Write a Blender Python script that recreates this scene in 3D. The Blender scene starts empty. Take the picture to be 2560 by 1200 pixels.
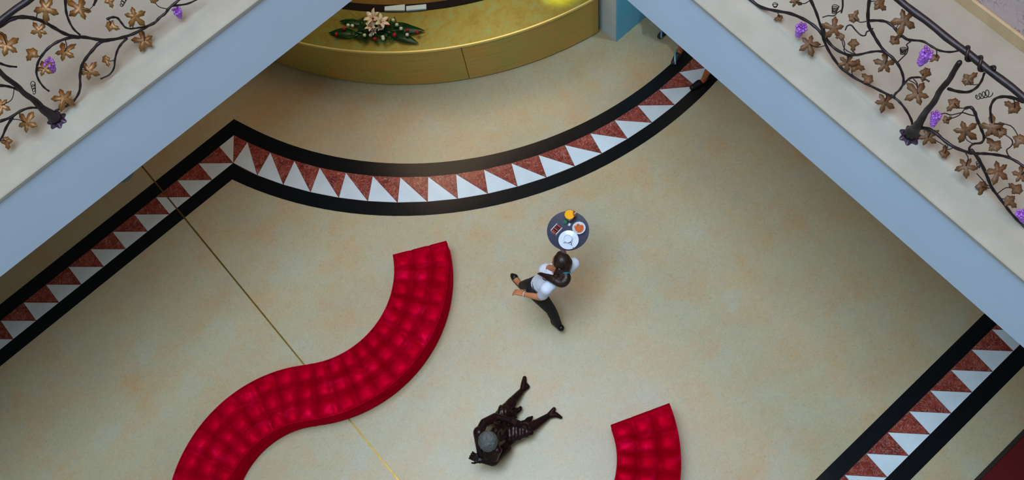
import bpy, math, random
import numpy as np
from mathutils import Vector, Matrix, Euler, noise

random.seed(7)
SC = bpy.context.scene
COL = SC.collection
PI = math.pi

# ------------------------------------------------------------------ camera
EYE_H = 11.0
FPX = 2409.0
AX = np.array([0.74659826, -0.64647161, 0.15705252])   # world +X in camera axes (right, down, forward)
BX = np.array([0.65905595, 0.68651009, -0.30716307])   # world -Y
DX = np.array([0.09075406, 0.33283381, 0.9386082])     # world -Z
cam_d = bpy.data.cameras.new('camera')
cam = bpy.data.objects.new('camera', cam_d)
COL.objects.link(cam)
cam_d.sensor_width = 36.0
cam_d.lens = FPX / 2560.0 * 36.0
cam_d.clip_start = 0.05
cam_d.clip_end = 200
right = Vector((AX[0], -BX[0], -DX[0]))
down = Vector((AX[1], -BX[1], -DX[1]))
fwd = Vector((AX[2], -BX[2], -DX[2]))
M3 = Matrix((right, -down, -fwd)).transposed()
cam.matrix_world = Matrix.Translation((0, 0, EYE_H)) @ M3.to_4x4()
SC.camera = cam


def ray(px, py):
    q = np.array([(px - 1280) / FPX, (py - 600) / FPX, 1.0])
    return np.array([q @ AX, -(q @ BX), -(q @ DX)])


def at(px, py, z=0.0):
    r = ray(px, py)
    t = (z - EYE_H) / r[2]
    return Vector((t * r[0], t * r[1], z))


def at_x(px, py, X):
    r = ray(px, py)
    t = X / r[0]
    return Vector((X, t * r[1], EYE_H + t * r[2]))


def at_y(px, py, Y):
    r = ray(px, py)
    t = Y / r[1]
    return Vector((t * r[0], Y, EYE_H + t * r[2]))


# ------------------------------------------------------------------ world, light, exposure
w = bpy.data.worlds.new('world')
SC.world = w
w.use_nodes = True
w.node_tree.nodes['Background'].inputs[0].default_value = (0.55, 0.68, 0.85, 1)
w.node_tree.nodes['Background'].inputs[1].default_value = 0.10
SC.view_settings.view_transform = 'Standard'
SC.view_settings.look = 'None'
SC.view_settings.gamma = 1.0
SC.view_settings.use_curve_mapping = False
SC.view_settings.exposure = 0.0


def area(name, loc, sx, sy, power, color, target=None):
    d = bpy.data.lights.new(name, 'AREA')
    d.shape = 'RECTANGLE'
    d.size, d.size_y = sx, sy
    d.energy = power
    d.color = color
    o = bpy.data.objects.new(name, d)
    o.location = loc
    if target is not None:
        o.rotation_euler = (Vector(target) - Vector(loc)).to_track_quat('-Z', 'Y').to_euler()
    COL.objects.link(o)
    return o


def spot(name, loc, target, power, color, angle, blend=0.8, size=0.06):
    d = bpy.data.lights.new(name, 'SPOT')
    d.energy = power
    d.color = color
    d.spot_size = angle
    d.spot_blend = blend
    d.shadow_soft_size = size
    o = bpy.data.objects.new(name, d)
    o.location = loc
    o.rotation_euler = (Vector(target) - Vector(loc)).to_track_quat('-Z', 'Y').to_euler()
    COL.objects.link(o)
    return o


area('skylight', (-0.2, 2.4, 14.7), 6.4, 6.2, 1660, (0.67, 0.885, 1.09))
spot('counter_downlight', (4.31, 5.40, 3.85), (4.31, 5.40, 0.9), 1000, (0.92, 1.0, 0.05), 0.23, 1.0)
spot('pillar_fill_light', (5.25, 3.75, 3.86), (5.15, 4.80, 0.9), 130, (0.72, 0.92, 1.0), 0.75, 1.0)  # added bluish fill that brightens the pillar, not a real fitting
area('lobby_lamps', (3.6, 6.9, 3.86), 3.4, 1.6, 60, (1.0, 0.70, 0.44))
area('lobby_lamps_side', (6.4, 2.5, 3.8), 1.5, 5.0, 9, (1.0, 0.85, 0.6))
area('gallery_lamps_right', (4.1, 0.5, 8.55), 0.4, 7.0, 52, (1.0, 0.54, 0.28))
area('gallery_lamps_left', (-0.5, 6.6, 8.55), 7.0, 0.8, 50, (1.0, 0.50, 0.22))


# ------------------------------------------------------------------ materials
def new_mat(name):
    m = bpy.data.materials.new(name)
    m.use_nodes = True
    nt = m.node_tree
    return m, nt, nt.nodes['Principled BSDF']


def lin(r, g, b):
    f = lambda c: (c / 255 / 12.92) if c <= 10 else ((c / 255 + 0.055) / 1.055) ** 2.4
    return (f(r), f(g), f(b), 1)


def mat(name, rgb, rough=0.5, metal=0.0, coat=0.0, var=0.0, scale=8.0, bump=0.0, bscale=60.0, sheen=0.0,
        trans=0.0, ior=1.45, spec=0.5, rgb2=None):
    m, nt, p = new_mat(name)
    c = lin(*rgb)
    p.inputs['Base Color'].default_value = c
    p.inputs['Roughness'].default_value = rough
    p.inputs['Metallic'].default_value = metal
    p.inputs['Coat Weight'].default_value = coat
    p.inputs['Coat Roughness'].default_value = 0.1
    p.inputs['Sheen Weight'].default_value = sheen
    p.inputs['Transmission Weight'].default_value = trans
    p.inputs['IOR'].default_value = ior
    p.inputs['Specular IOR Level'].default_value = spec
    tc = nt.nodes.new('ShaderNodeTexCoord')
    if var > 0 or rgb2:
        n = nt.nodes.new('ShaderNodeTexNoise')
        n.inputs['Scale'].default_value = scale
        n.inputs['Detail'].default_value = 5
        nt.links.new(tc.outputs['Object'], n.inputs['Vector'])
        r = nt.nodes.new('ShaderNodeValToRGB')
        r.color_ramp.elements[0].position = 0.32
        r.color_ramp.elements[1].position = 0.68
        c2 = lin(*rgb2) if rgb2 else tuple(min(1, x * (1 + var)) for x in c[:3]) + (1,)
        c1 = c if rgb2 else tuple(x * (1 - var) for x in c[:3]) + (1,)
        r.color_ramp.elements[0].color = c1
        r.color_ramp.elements[1].color = c2
        nt.links.new(n.outputs['Fac'], r.inputs['Fac'])
        nt.links.new(r.outputs['Color'], p.inputs['Base Color'])
    if bump > 0:
        n2 = nt.nodes.new('ShaderNodeTexNoise')
        n2.inputs['Scale'].default_value = bscale
        n2.inputs['Detail'].default_value = 3
        nt.links.new(tc.outputs['Object'], n2.inputs['Vector'])
        b = nt.nodes.new('ShaderNodeBump')
        b.inputs['Strength'].default_value = bump
        b.inputs['Distance'].default_value = 0.01
        nt.links.new(n2.outputs['Fac'], b.inputs['Height'])
        nt.links.new(b.outputs['Normal'], p.inputs['Normal'])
    return m


def ramp(nt, src, stops):
    r = nt.nodes.new('ShaderNodeValToRGB')
    while len(r.color_ramp.elements) < len(stops):
        r.color_ramp.elements.new(0.5)
    for e, (pos, c) in zip(r.color_ramp.elements, stops):
        e.position = pos
        e.color = c
    nt.links.new(src, r.inputs['Fac'])
    return r.outputs['Color']


def mixc(nt, fac, a, b, mode='MIX'):
    n = nt.nodes.new('ShaderNodeMix')
    n.data_type = 'RGBA'
    n.blend_type = mode
    if isinstance(fac, float):
        n.inputs[0].default_value = fac
    else:
        nt.links.new(fac, n.inputs[0])
    for k, v in ((6, a), (7, b)):
        if isinstance(v, tuple):
            n.inputs[k].default_value = v
        else:
            nt.links.new(v, n.inputs[k])
    return n.outputs[2]


def tnoise(nt, vec, scale, detail=4, rough=0.5, dist=0.0):
    n = nt.nodes.new('ShaderNodeTexNoise')
    n.inputs['Scale'].default_value = scale
    n.inputs['Detail'].default_value = detail
    n.inputs['Roughness'].default_value = rough
    n.inputs['Distortion'].default_value = dist
    nt.links.new(vec, n.inputs['Vector'])
    return n.outputs['Fac']


def floor_material():
    m, nt, p = new_mat('beige_marble')
    tc = nt.nodes.new('ShaderNodeTexCoord').outputs['Object']
    base = ramp(nt, tnoise(nt, tc, 1.3, 5, 0.6), [(0.3, lin(184, 169, 142)), (0.5, lin(190, 175, 140)), (0.7, lin(188, 180, 158))])
    patch = ramp(nt, tnoise(nt, tc, 1.6, 8, 0.72), [(0.46, (0, 0, 0, 1)), (0.70, (0.85, 0.85, 0.85, 1))])
    c = mixc(nt, patch, base, lin(200, 158, 112))
    patch2 = ramp(nt, tnoise(nt, tc, 9.0, 8, 0.7, 0.6), [(0.55, (0, 0, 0, 1)), (0.72, (0.7, 0.7, 0.7, 1))])
    c = mixc(nt, patch2, c, lin(176, 172, 152))
    fleck = ramp(nt, tnoise(nt, tc, 26.0, 9, 0.8, 1.8), [(0.46, (0, 0, 0, 1)), (0.70, (0.46, 0.46, 0.46, 1))])
    c = mixc(nt, fleck, c, lin(128, 114, 90))
    nt.links.new(c, p.inputs['Base Color'])
    p.inputs['Roughness'].default_value = 0.36
    p.inputs['Specular IOR Level'].default_value = 0.42
    return m


def red_marble():
    m, nt, p = new_mat('red_marble')
    tc = nt.nodes.new('ShaderNodeTexCoord').outputs['Object']
    base = ramp(nt, tnoise(nt, tc, 7, 7, 0.7, 0.8), [(0.3, lin(92, 30, 26)), (0.5, lin(140, 52, 42)), (0.72, lin(168, 84, 62))])
    v = tnoise(nt, tc, 9, 4, 0.6, 2.5)
    vein = ramp(nt, v, [(0.485, (0, 0, 0, 1)), (0.5, (0.8, 0.8, 0.8, 1)), (0.515, (0, 0, 0, 1))])
    c = mixc(nt, vein, base, lin(205, 178, 165))
    nt.links.new(c, p.inputs['Base Color'])
    p.inputs['Roughness'].default_value = 0.22
    return m


def gallery_marble():
    m, nt, p = new_mat('cream_marble')
    tc = nt.nodes.new('ShaderNodeTexCoord').outputs['Object']
    base = ramp(nt, tnoise(nt, tc, 3, 6, 0.6), [(0.3, lin(156, 149, 136)), (0.7, lin(168, 161, 149))])
    sp = ramp(nt, tnoise(nt, tc, 60, 6, 0.7, 1.0), [(0.58, (0, 0, 0, 1)), (0.7, (0.6, 0.6, 0.6, 1))])
    c = mixc(nt, sp, base, lin(144, 134, 124))
    nt.links.new(c, p.inputs['Base Color'])
    p.inputs['Roughness'].default_value = 0.35
    return m


def gold_top():
    m, nt, p = new_mat('gold_leaf')
    tc = nt.nodes.new('ShaderNodeTexCoord').outputs['Object']
    c = ramp(nt, tnoise(nt, tc, 6, 8, 0.7, 0.4), [(0.3, lin(122, 112, 40)), (0.5, lin(136, 132, 60)), (0.7, lin(118, 150, 98))])  # last stop paints a green reflection into the gold
    nt.links.new(c, p.inputs['Base Color'])
    p.inputs['Metallic'].default_value = 0.35
    p.inputs['Roughness'].default_value = 0.36
    return m


def gold_front():
    m, nt, p = new_mat('brushed_gold_veneer')
    tc = nt.nodes.new('ShaderNodeTexCoord').outputs['Object']
    mp = nt.nodes.new('ShaderNodeMapping')
    mp.inputs['Scale'].default_value = (0.8, 0.8, 42)
    nt.links.new(tc, mp.inputs['Vector'])
    st = tnoise(nt, mp.outputs[0], 2.5, 6, 0.7)
    c = ramp(nt, st, [(0.3, lin(160, 134, 46)), (0.5, lin(196, 166, 76)), (0.7, lin(214, 178, 98))])
    big = ramp(nt, tnoise(nt, tc, 1.7, 4), [(0.38, lin(214, 140, 70)), (0.62, lin(150, 158, 70))])
    c = mixc(nt, 0.4, c, big)
    nt.links.new(c, p.inputs['Base Color'])
    p.inputs['Metallic'].default_value = 0.3
    p.inputs['Roughness'].default_value = 0.42
    return m


def velvet():
    m, nt, p = new_mat('red_velvet')
    tc = nt.nodes.new('ShaderNodeTexCoord').outputs['Object']
    f = tnoise(nt, tc, 5.5, 6, 0.65, 0.6)
    c = ramp(nt, f, [(0.40, lin(166, 0, 24)), (0.56, lin(182, 0, 34)), (0.70, lin(206, 8, 58))])
    nt.links.new(c, p.inputs['Base Color'])
    p.inputs['Roughness'].default_value = 0.5
    p.inputs['Specular IOR Level'].default_value = 0.0
    p.inputs['Metallic'].default_value = 0.32
    p.inputs['Specular Tint'].default_value = lin(240, 30, 80)
    p.inputs['Sheen Weight'].default_value = 0.5
    p.inputs['Sheen Roughness'].default_value = 0.28
    p.inputs['Sheen Tint'].default_value = lin(224, 24, 70)
    n = nt.nodes.new('ShaderNodeBump')
    n.inputs['Strength'].default_value = 0.25
    n.inputs['Distance'].default_value = 0.01
    nt.links.new(tnoise(nt, tc, 30, 4), n.inputs['Height'])
    nt.links.new(n.outputs[0], p.inputs['Normal'])
    return m


def wallpaper():
    m, nt, p = new_mat('damask_wallpaper')
    tc = nt.nodes.new('ShaderNodeTexCoord').outputs['Object']
    v = tnoise(nt, tc, 6.5, 1.5, 0.4, 2.2)
    sw = nt.nodes.new('ShaderNodeMath')
    sw.operation = 'SINE'
    mu = nt.nodes.new('ShaderNodeMath')
    mu.operation = 'MULTIPLY'
    mu.inputs[1].default_value = 52
    nt.links.new(v, mu.inputs[0])
    nt.links.new(mu.outputs[0], sw.inputs[0])
    line = ramp(nt, sw.outputs[0], [(0.62, (0, 0, 0, 1)), (0.85, (1, 1, 1, 1))])
    blob = ramp(nt, tnoise(nt, tc, 3.2, 2), [(0.42, (0, 0, 0, 1)), (0.55, (1, 1, 1, 1))])
    f = mixc(nt, 1.0, line, blob, 'MULTIPLY')
    c = mixc(nt, f, lin(190, 172, 172), lin(128, 110, 120))
    nt.links.new(c, p.inputs['Base Color'])
    p.inputs['Roughness'].default_value = 0.7
    return m


def leaf_material():
    m, nt, p = new_mat('gilded_bronze_leaf')
    tc = nt.nodes.new('ShaderNodeTexCoord').outputs['Object']
    c = ramp(nt, tnoise(nt, tc, 22, 4, 0.6), [(0.35, lin(98, 62, 34)), (0.55, lin(136, 92, 46)), (0.75, lin(176, 130, 60))])
    nt.links.new(c, p.inputs['Base Color'])
    p.inputs['Metallic'].default_value = 0.35
    p.inputs['Roughness'].default_value = 0.42
    return m


MT = dict(
    floor=floor_material(), red=red_marble(), marble=gallery_marble(), goldtop=gold_top(), goldfront=gold_front(),
    velvet=velvet(), paper_wall=wallpaper(), leaf=leaf_material(),
    white_tile=mat('white_marble', (216, 226, 234), 0.22, var=0.05, scale=5),
    black=mat('black_granite', (13, 15, 19), 0.24, var=0.3, scale=30, spec=0.35),
    grout=mat('dark_grout', (92, 50, 40), 0.7),
    brass=mat('brass_strip', (150, 118, 52), 0.35, 0.8, var=0.15),
    plaster=mat('pale_blue_plaster', (195, 213, 236), 0.75, var=0.02, scale=2),
    wall=mat('pale_wall_paint', (184, 190, 184), 0.8, var=0.03, scale=2),
    ceil=mat('ceiling_paint', (205, 200, 188), 0.85),
    skirt=mat('ochre_marble_skirting', (192, 166, 130), 0.4, var=0.08, scale=12),
    shadowgap=mat('grey_joint', (96, 104, 108), 0.7),
    iron=mat('wrought_iron', (40, 31, 34), 0.42, 0.4, var=0.3, scale=14, bump=0.25, bscale=22),
    iron_purple=mat('purple_tinted_iron', (66, 44, 66), 0.4, 0.5, var=0.3, scale=40, bump=0.4, bscale=60),
    grape=mat('violet_enamel', (140, 70, 176), 0.3, 0.1, rgb2=(176, 112, 206), scale=50),
    rim=mat('pale_gold_rim', (226, 208, 128), 0.25, 0.3),
    darkwood=mat('black_lacquer', (14, 9, 15), 0.6, spec=0.2),
    olive=mat('olive_wood', (112, 88, 26), 0.5, var=0.15, scale=3),
    bluelight=mat('painted_blue_light', (96, 200, 232), 0.7, rgb2=(128, 190, 240), scale=1.2),  # blue light on the pillar, put into the colour
    bronze=mat('dark_bronze', (50, 26, 26), 0.27, 0.3, rgb2=(30, 18, 20), scale=6, bump=0.12, bscale=16, spec=0.32),
    bronze_hair=mat('grey_patinated_bronze', (98, 100, 98), 0.6, 0.3, var=0.25, scale=25, bump=0.9, bscale=70),
    skin=mat('skin', (198, 124, 84), 0.5, var=0.05, scale=20),
    skin_tan=mat('tanned_skin', (190, 104, 60), 0.5, var=0.05, scale=20),
    shirt=mat('white_cotton', (222, 226, 240), 0.8, bump=0.5, bscale=18),
    trousers=mat('black_cotton', (14, 14, 20), 0.75, bump=0.3, bscale=30),
    shoe=mat('black_leather', (10, 10, 14), 0.4),
    hair=mat('dark_brown_hair', (26, 12, 12), 0.42, rgb2=(50, 26, 20), scale=26, bump=0.35, bscale=40),
    teal=mat('teal_elastic', (10, 110, 110), 0.5),
    tray=mat('slate_blue_tray', (40, 42, 66), 0.4, var=0.1),
    china=mat('white_china', (214, 222, 236), 0.2, coat=0.3),
    juice=mat('orange_juice', (252, 176, 8), 0.25),
    glass=mat('clear_glass', (240, 246, 250), 0.04, trans=1.0, ior=1.35),
    orange=mat('orange_snack', (232, 132, 66), 0.6, rgb2=(206, 90, 40), scale=90),
    green=mat('leaf_green', (30, 140, 60), 0.5, var=0.2),
    redplast=mat('red_wrapper', (150, 24, 30), 0.4, rgb2=(196, 60, 50), scale=40),
    brown=mat('brown_wrapper', (72, 46, 30), 0.5),
    steel=mat('polished_steel', (190, 196, 204), 0.2, 1.0),
    slice=mat('orange_slice', (222, 120, 20), 0.5),
    darkleaf=mat('dark_green_leaf', (4, 44, 22), 0.35, rgb2=(14, 66, 30), scale=14),
    fern=mat('fern_green', (20, 62, 18), 0.6, rgb2=(44, 92, 30), scale=30),
    redflower=mat('red_petal', (170, 20, 34), 0.6, var=0.2, scale=60),
    whiteflower=mat('white_petal', (214, 230, 206), 0.6, var=0.05, scale=40),
    lily=mat('ivory_petal', (238, 240, 226), 0.5, rgb2=(226, 216, 200), scale=20),
    darkred=mat('dark_red_anther', (96, 20, 24), 0.6),
    paper=mat('pale_blue_paper', (200, 232, 255), 0.5),
    carpet=mat('dark_red_carpet', (96, 8, 14), 0.95, var=0.2, scale=60, bump=0.5, bscale=200),
    carpet_edge=mat('dark_brown_edging', (44, 30, 26), 0.5),
    silver=mat('silver_leather', (150, 190, 204), 0.25, 0.4),
    grey_shoe=mat('dark_grey_leather', (40, 42, 48), 0.45),
    navy=mat('navy_cloth', (22, 28, 50), 0.8, var=0.1),
    beige_cloth=mat('beige_cloth', (170, 150, 126), 0.85, var=0.1),
    lip=mat('lip', (150, 60, 52), 0.45), eye=mat('eye_white', (225, 225, 222), 0.25), iris=mat('iris', (34, 20, 14), 0.2),
)


# ------------------------------------------------------------------ mesh helpers
class MB:
    def __init__(s):
        s.v, s.f = [], []

    def add(s, vs, fs):
        b = len(s.v)
        s.v += [tuple(x) for x in vs]
        s.f += [tuple(i + b for i in f) for f in fs]
        return s

    def box(s, x0, x1, y0, y1, z0, z1, bev=0.0):
        if bev <= 0:
            vs = [(x, y, z) for z in (z0, z1) for x, y in ((x0, y0), (x1, y0), (x1, y1), (x0, y1))]
            return s.add(vs, [(3, 2, 1, 0), (4, 5, 6, 7), (0, 1, 5, 4), (1, 2, 6, 5), (2, 3, 7, 6), (3, 0, 4, 7)])
        return s.prism([(x0, y0), (x1, y0), (x1, y1), (x0, y1)], z0, z1, bev)

    def prism(s, poly, z0, z1, bev=0.0):
        """closed counter-clockwise outline extruded up; bev insets the top rim"""
        n = len(poly)
        ar = sum(poly[i][0] * poly[(i + 1) % n][1] - poly[(i + 1) % n][0] * poly[i][1] for i in range(n))
        if ar < 0:
            poly = poly[::-1]
        if bev <= 0:
            rings = [(poly, z0), (poly, z1)]
        else:
            rings = [(poly, z0), (poly, z1 - bev), (inset(poly, bev), z1)]
        vs, fs = [], []
        for p, z in rings:
            vs += [(x, y, z) for x, y in p]
        for r in range(len(rings) - 1):
            for i in range(n):
                j = (i + 1) % n
                fs.append((r * n + i, r * n + j, (r + 1) * n + j, (r + 1) * n + i))
        fs.append(tuple(range(n - 1, -1, -1)))
        fs.append(tuple((len(rings) - 1) * n + i for i in range(n)))
        return s.add(vs, fs)

    def tube(s, pts, r, n=8, cap=True):
        pts = [Vector(p) for p in pts]
        if isinstance(r, (int, float)):
            r = [r] * len(pts)
        vs, fs = [], []
        prev = None
        for i, p in enumerate(pts):
            t = (pts[min(i + 1, len(pts) - 1)] - pts[max(i - 1, 0)])
            if t.length < 1e-9:
                t = Vector((0, 0, 1))
            t.normalize()
            if prev is None:
                a = Vector((0, 0, 1)) if abs(t.z) < 0.9 else Vector((1, 0, 0))
                u = t.cross(a).normalized()
            else:
                u = prev - t * prev.dot(t)
                u.normalize()
            prev = u
            v = t.cross(u)
            for k in range(n):
                an = 2 * PI * k / n
                vs.append(p + (u * math.cos(an) + v * math.sin(an)) * r[i])
        for i in range(len(pts) - 1):
            for k in range(n):
                j = (k + 1) % n
                fs.append((i * n + k, i * n + j, (i + 1) * n + j, (i + 1) * n + k))
        if cap:
            fs.append(tuple(range(n - 1, -1, -1)))
            fs.append(tuple((len(pts) - 1) * n + k for k in range(n)))
        return s.add(vs, fs)

    def ball(s, c, r, nu=10, nv=7, rot=None):
        if isinstance(r, (int, float)):
            r = (r, r, r)
        c = Vector(c)
        vs = [Vector((0, 0, -1))]
        for i in range(1, nv):
            ph = -PI / 2 + PI * i / nv
            for k in range(nu):
                th = 2 * PI * k / nu
                vs.append(Vector((math.cos(ph) * math.cos(th), math.cos(ph) * math.sin(th), math.sin(ph))))
        vs.append(Vector((0, 0, 1)))
        out = []
        for v in vs:
            q = Vector((v.x * r[0], v.y * r[1], v.z * r[2]))
            if rot is not None:
                q = rot @ q
            out.append(q + c)
        fs = []
        for k in range(nu):
            j = (k + 1) % nu
            fs.append((0, 1 + j, 1 + k))
            fs.append((len(vs) - 1, 1 + (nv - 2) * nu + k, 1 + (nv - 2) * nu + j))
            for i in range(nv - 2):
                a = 1 + i * nu
                fs.append((a + k, a + j, a + nu + j, a + nu + k))
        return s.add(out, fs)

    def lathe(s, prof, c=(0, 0, 0), n=32):
        """profile of (radius, z), bottom to top, closed by its end points"""
        c = Vector(c)
        vs, fs = [], []
        for r, z in prof:
            for k in range(n):
                a = 2 * PI * k / n
                vs.append(c + Vector((max(r, 1e-4) * math.cos(a), max(r, 1e-4) * math.sin(a), z)))
        for i in range(len(prof) - 1):
            for k in range(n):
                j = (k + 1) % n
                fs.append((i * n + k, i * n + j, (i + 1) * n + j, (i + 1) * n + k))
        fs.append(tuple(range(n - 1, -1, -1)))
        fs.append(tuple((len(prof) - 1) * n + k for k in range(n)))
        return s.add(vs, fs)

    def capsule(s, a, b, ra, rb, n=14):
        a, b = Vector(a), Vector(b)
        s.tube([a, b], [ra, rb], n)
        s.ball(a, ra, n, 8)
        s.ball(b, rb, n, 8)
        return s

    def xform(s, M):
        s.v = [tuple(M @ Vector(v)) for v in s.v]
        return s

    def mesh(s, name):
        me = bpy.data.meshes.new(name)
        me.from_pydata(s.v, [], s.f)
        me.update()
        return me


def inset(poly, d):
    n = len(poly)
    out = []
    for i in range(n):
        p0, p1, p2 = Vector(poly[i - 1]), Vector(poly[i]), Vector(poly[(i + 1) % n])
        e1, e2 = (p1 - p0).normalized(), (p2 - p1).normalized()
        n1, n2 = Vector((-e1.y, e1.x)), Vector((-e2.y, e2.x))
        b = n1 + n2
        k = d / max(0.25, (1 + n1.dot(n2)))
        out.append(tuple(p1 + b * k))
    return out


def put(name, mesh_or_mb, m, parent=None, smooth=False, label=None, cat=None, group=None, kind=None, loc=None):
    me = mesh_or_mb.mesh(name) if isinstance(mesh_or_mb, MB) else mesh_or_mb
    if m is not None and not me.materials:
        me.materials.append(m)
    if smooth:
        me.polygons.foreach_set('use_smooth', [True] * len(me.polygons))
        if smooth != True:
            try:
                me.set_sharp_from_angle(angle=smooth)
            except Exception:
                pass
    o = bpy.data.objects.new(name, me)
    COL.objects.link(o)
    if parent is not None:
        o.parent = parent
    if loc is not None:
        o.location = loc
    tag(o, label, cat, group, kind)
    return o


def tag(o, label=None, cat=None, group=None, kind=None):
    if label: o['label'] = label
    if cat: o['category'] = cat
    if group: o['group'] = group
    if kind: o['kind'] = kind


def thing(name, label, cat, loc=(0, 0, 0), group=None):
    o = bpy.data.objects.new(name, None)
    o.empty_display_size = 0.1
    o.location = loc
    COL.objects.link(o)
    tag(o, label, cat, group)
    return o


def local(mb, root):
    """mesh written in world coordinates, moved so that it sits right under its root"""
    return mb.xform(Matrix.Translation(-Vector(root.location)))


def blob(mb, voxel=0.012, smooth=6):
    """merge overlapping solids into one continuous skin"""
    me = mb.mesh('blob_source')
    o = bpy.data.objects.new('blob_source', me)
    COL.objects.link(o)
    r = o.modifiers.new('r', 'REMESH')
    r.mode = 'VOXEL'
    r.voxel_size = voxel
    sm = o.modifiers.new('s', 'SMOOTH')
    sm.factor = 0.5
    sm.iterations = smooth
    dg = bpy.context.evaluated_depsgraph_get()
    me2 = bpy.data.meshes.new_from_object(o.evaluated_get(dg))
    bpy.data.objects.remove(o)
    bpy.data.meshes.remove(me)
    me2.materials.clear()
    return me2


def catmull(pts, sub=5):
    pts = [Vector(p) for p in pts]
    if len(pts) < 3:
        return pts
    out = []
    for i in range(len(pts) - 1):
        p0 = pts[i - 1] if i > 0 else pts[i] * 2 - pts[i + 1]
        p1, p2 = pts[i], pts[i + 1]
        p3 = pts[i + 2] if i + 2 < len(pts) else pts[i + 1] * 2 - pts[i]
        for k in range(sub):
            t = k / sub
            out.append(0.5 * ((2 * p1) + (p2 - p0) * t + (2 * p0 - 5 * p1 + 4 * p2 - p3) * t * t + (3 * p1 - p0 - 3 * p2 + p3) * t ** 3))
    out.append(pts[-1])
    return out


# ------------------------------------------------------------------ the shell
ZB = 4.70            # upper surface of the gallery
ZU = 3.90            # its soffit
XR = 3.337           # right-hand edge of the void
YL = 4.96            # left-hand edge of the void
FX0, FX1, FY0, FY1 = -9.0, 9.0, -9.0, 12.0

floor = put('floor', MB().box(FX0, FX1, FY0, FY1, -0.2, 0.0), MT['floor'], kind='structure')


def struct(name, mb, m, parent=None):
    return put(name, mb, m, parent, kind='structure')


struct('wall_north', MB().box(FX0, FX1, FY1, FY1 + 0.2, 0, 15), MT['wall'])
struct('wall_east', MB().box(FX1, FX1 + 0.2, FY0, FY1, 0, 15), MT['wall'])
struct('wall_south', MB().box(FX0, FX1, FY0 - 0.2, FY0, 0, 15), MT['wall'])
struct('wall_west', MB().box(FX0 - 0.2, FX0, FY0, FY1, 0, 15), MT['wall'])
struct('ceiling', MB().box(FX0, FX1, FY0, FY1, 15, 15.2), MT['ceil'])


def gallery(zu, zb, k):
    g = thing('gallery', None, None)
    g['kind'] = 'structure'
    g.name = 'trim_%d' % k
    # slabs, set back a little from the marble lip
    s1 = struct('fascia', MB().prism([(XR, FY0), (FX1, FY0), (FX1, FY1), (FX0, FY1), (FX0, YL), (XR, YL)], zu, zb - 0.05), MT['plaster'], g)
    struct('joint_strip', MB().prism([(XR + 0.02, FY0), (FX1, FY0), (FX1, FY1), (FX0, FY1), (FX0, YL + 0.02), (XR + 0.02, YL + 0.02)], zb - 0.05, zb - 0.035), MT['shadowgap'], g)
    struct('marble_paving', MB().prism([(XR - 0.02, FY0), (FX1, FY0), (FX1, FY1), (FX0, FY1), (FX0, YL - 0.02), (XR - 0.02, YL - 0.02)], zb - 0.035, zb, 0.008), MT['marble'], g)
    return g


gallery(ZU, ZB, 1)
gallery(8.6, 9.4, 2)

# gallery wall on the right with its skirting, and the one on the left out of view
struct('wall_right', MB().box(4.66, 4.8, FY0, 3.6, ZB, 8.6), MT['paper_wall'])
struct('baseboard_right', MB().box(4.635, 4.66, FY0, 3.6, ZB, ZB + 0.12, 0.006), MT['skirt'])
struct('wall_left', MB().box(FX0, FX1, 7.6, 7.75, ZB, 8.6), MT['wall'])

# ------------------------------------------------------------------ inlaid border
SO = [7.36, 7.18, 6.86, 6.672]       # straight band on the left, Y of its four edges
SR = [-0.745, -0.915, -1.235, -1.415]
CO, RO = Vector((4.762, 8.633)), 4.644
CI, RI = Vector((4.575, 8.542)), 5.157


def arc_pt(f, deg):
    """point of the curved band, f=0 outer edge .. 1 inner edge, along a ray from the outer centre"""
    d = Vector((math.cos(math.radians(deg)), math.sin(math.radians(deg))))
    oc = CO - CI
    b = oc.dot(d)
    ri = -b + math.sqrt(b * b - oc.length_squared + RI * RI)
    return CO + d * (RO + (ri - RO) * f)


FT, FB = 0.262, 0.748
ZI = 0.004
cnr = [(0.287, 7.37), (0.15, 7.18), (-0.09, 6.862), (-0.236, 6.685)]
A0, DA, NA = -159.9, 4.205, 21


def deg_of(p):
    v = Vector(p) - CO
    return math.degrees(math.atan2(v.y, v.x))


AE = A0 + DA * NA


def curve_band(f0, f1, p0, p1):
    a0, a1 = deg_of(p0), deg_of(p1)
    n = 44
    A = [Vector(p0)] + [arc_pt(f0, a0 + (AE - a0) * i / n) for i in range(1, n + 1)]
    Bq = [Vector(p1)] + [arc_pt(f1, a1 + (AE - a1) * i / n) for i in range(1, n + 1)]
    mb = MB()
    vs, fs = [], []
    for a, b in zip(A, Bq):
        vs += [(a.x, a.y, 0), (b.x, b.y, 0), (b.x, b.y, ZI), (a.x, a.y, ZI)]
    for i in range(n):
        k = 4 * i
        fs += [(k + 3, k + 2, k + 6, k + 7), (k + 2, k + 1, k + 5, k + 6), (k, k + 3, k + 7, k + 4), (k + 1, k, k + 4, k + 5)]
    fs += [(0, 1, 2, 3), (4 * n + 3, 4 * n + 2, 4 * n + 1, 4 * n)]
    mb.add(vs, fs)
    return mb


def flat(poly, z1=ZI):
    return MB().prism([tuple(p) for p in poly], 0.0, z1)


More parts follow.
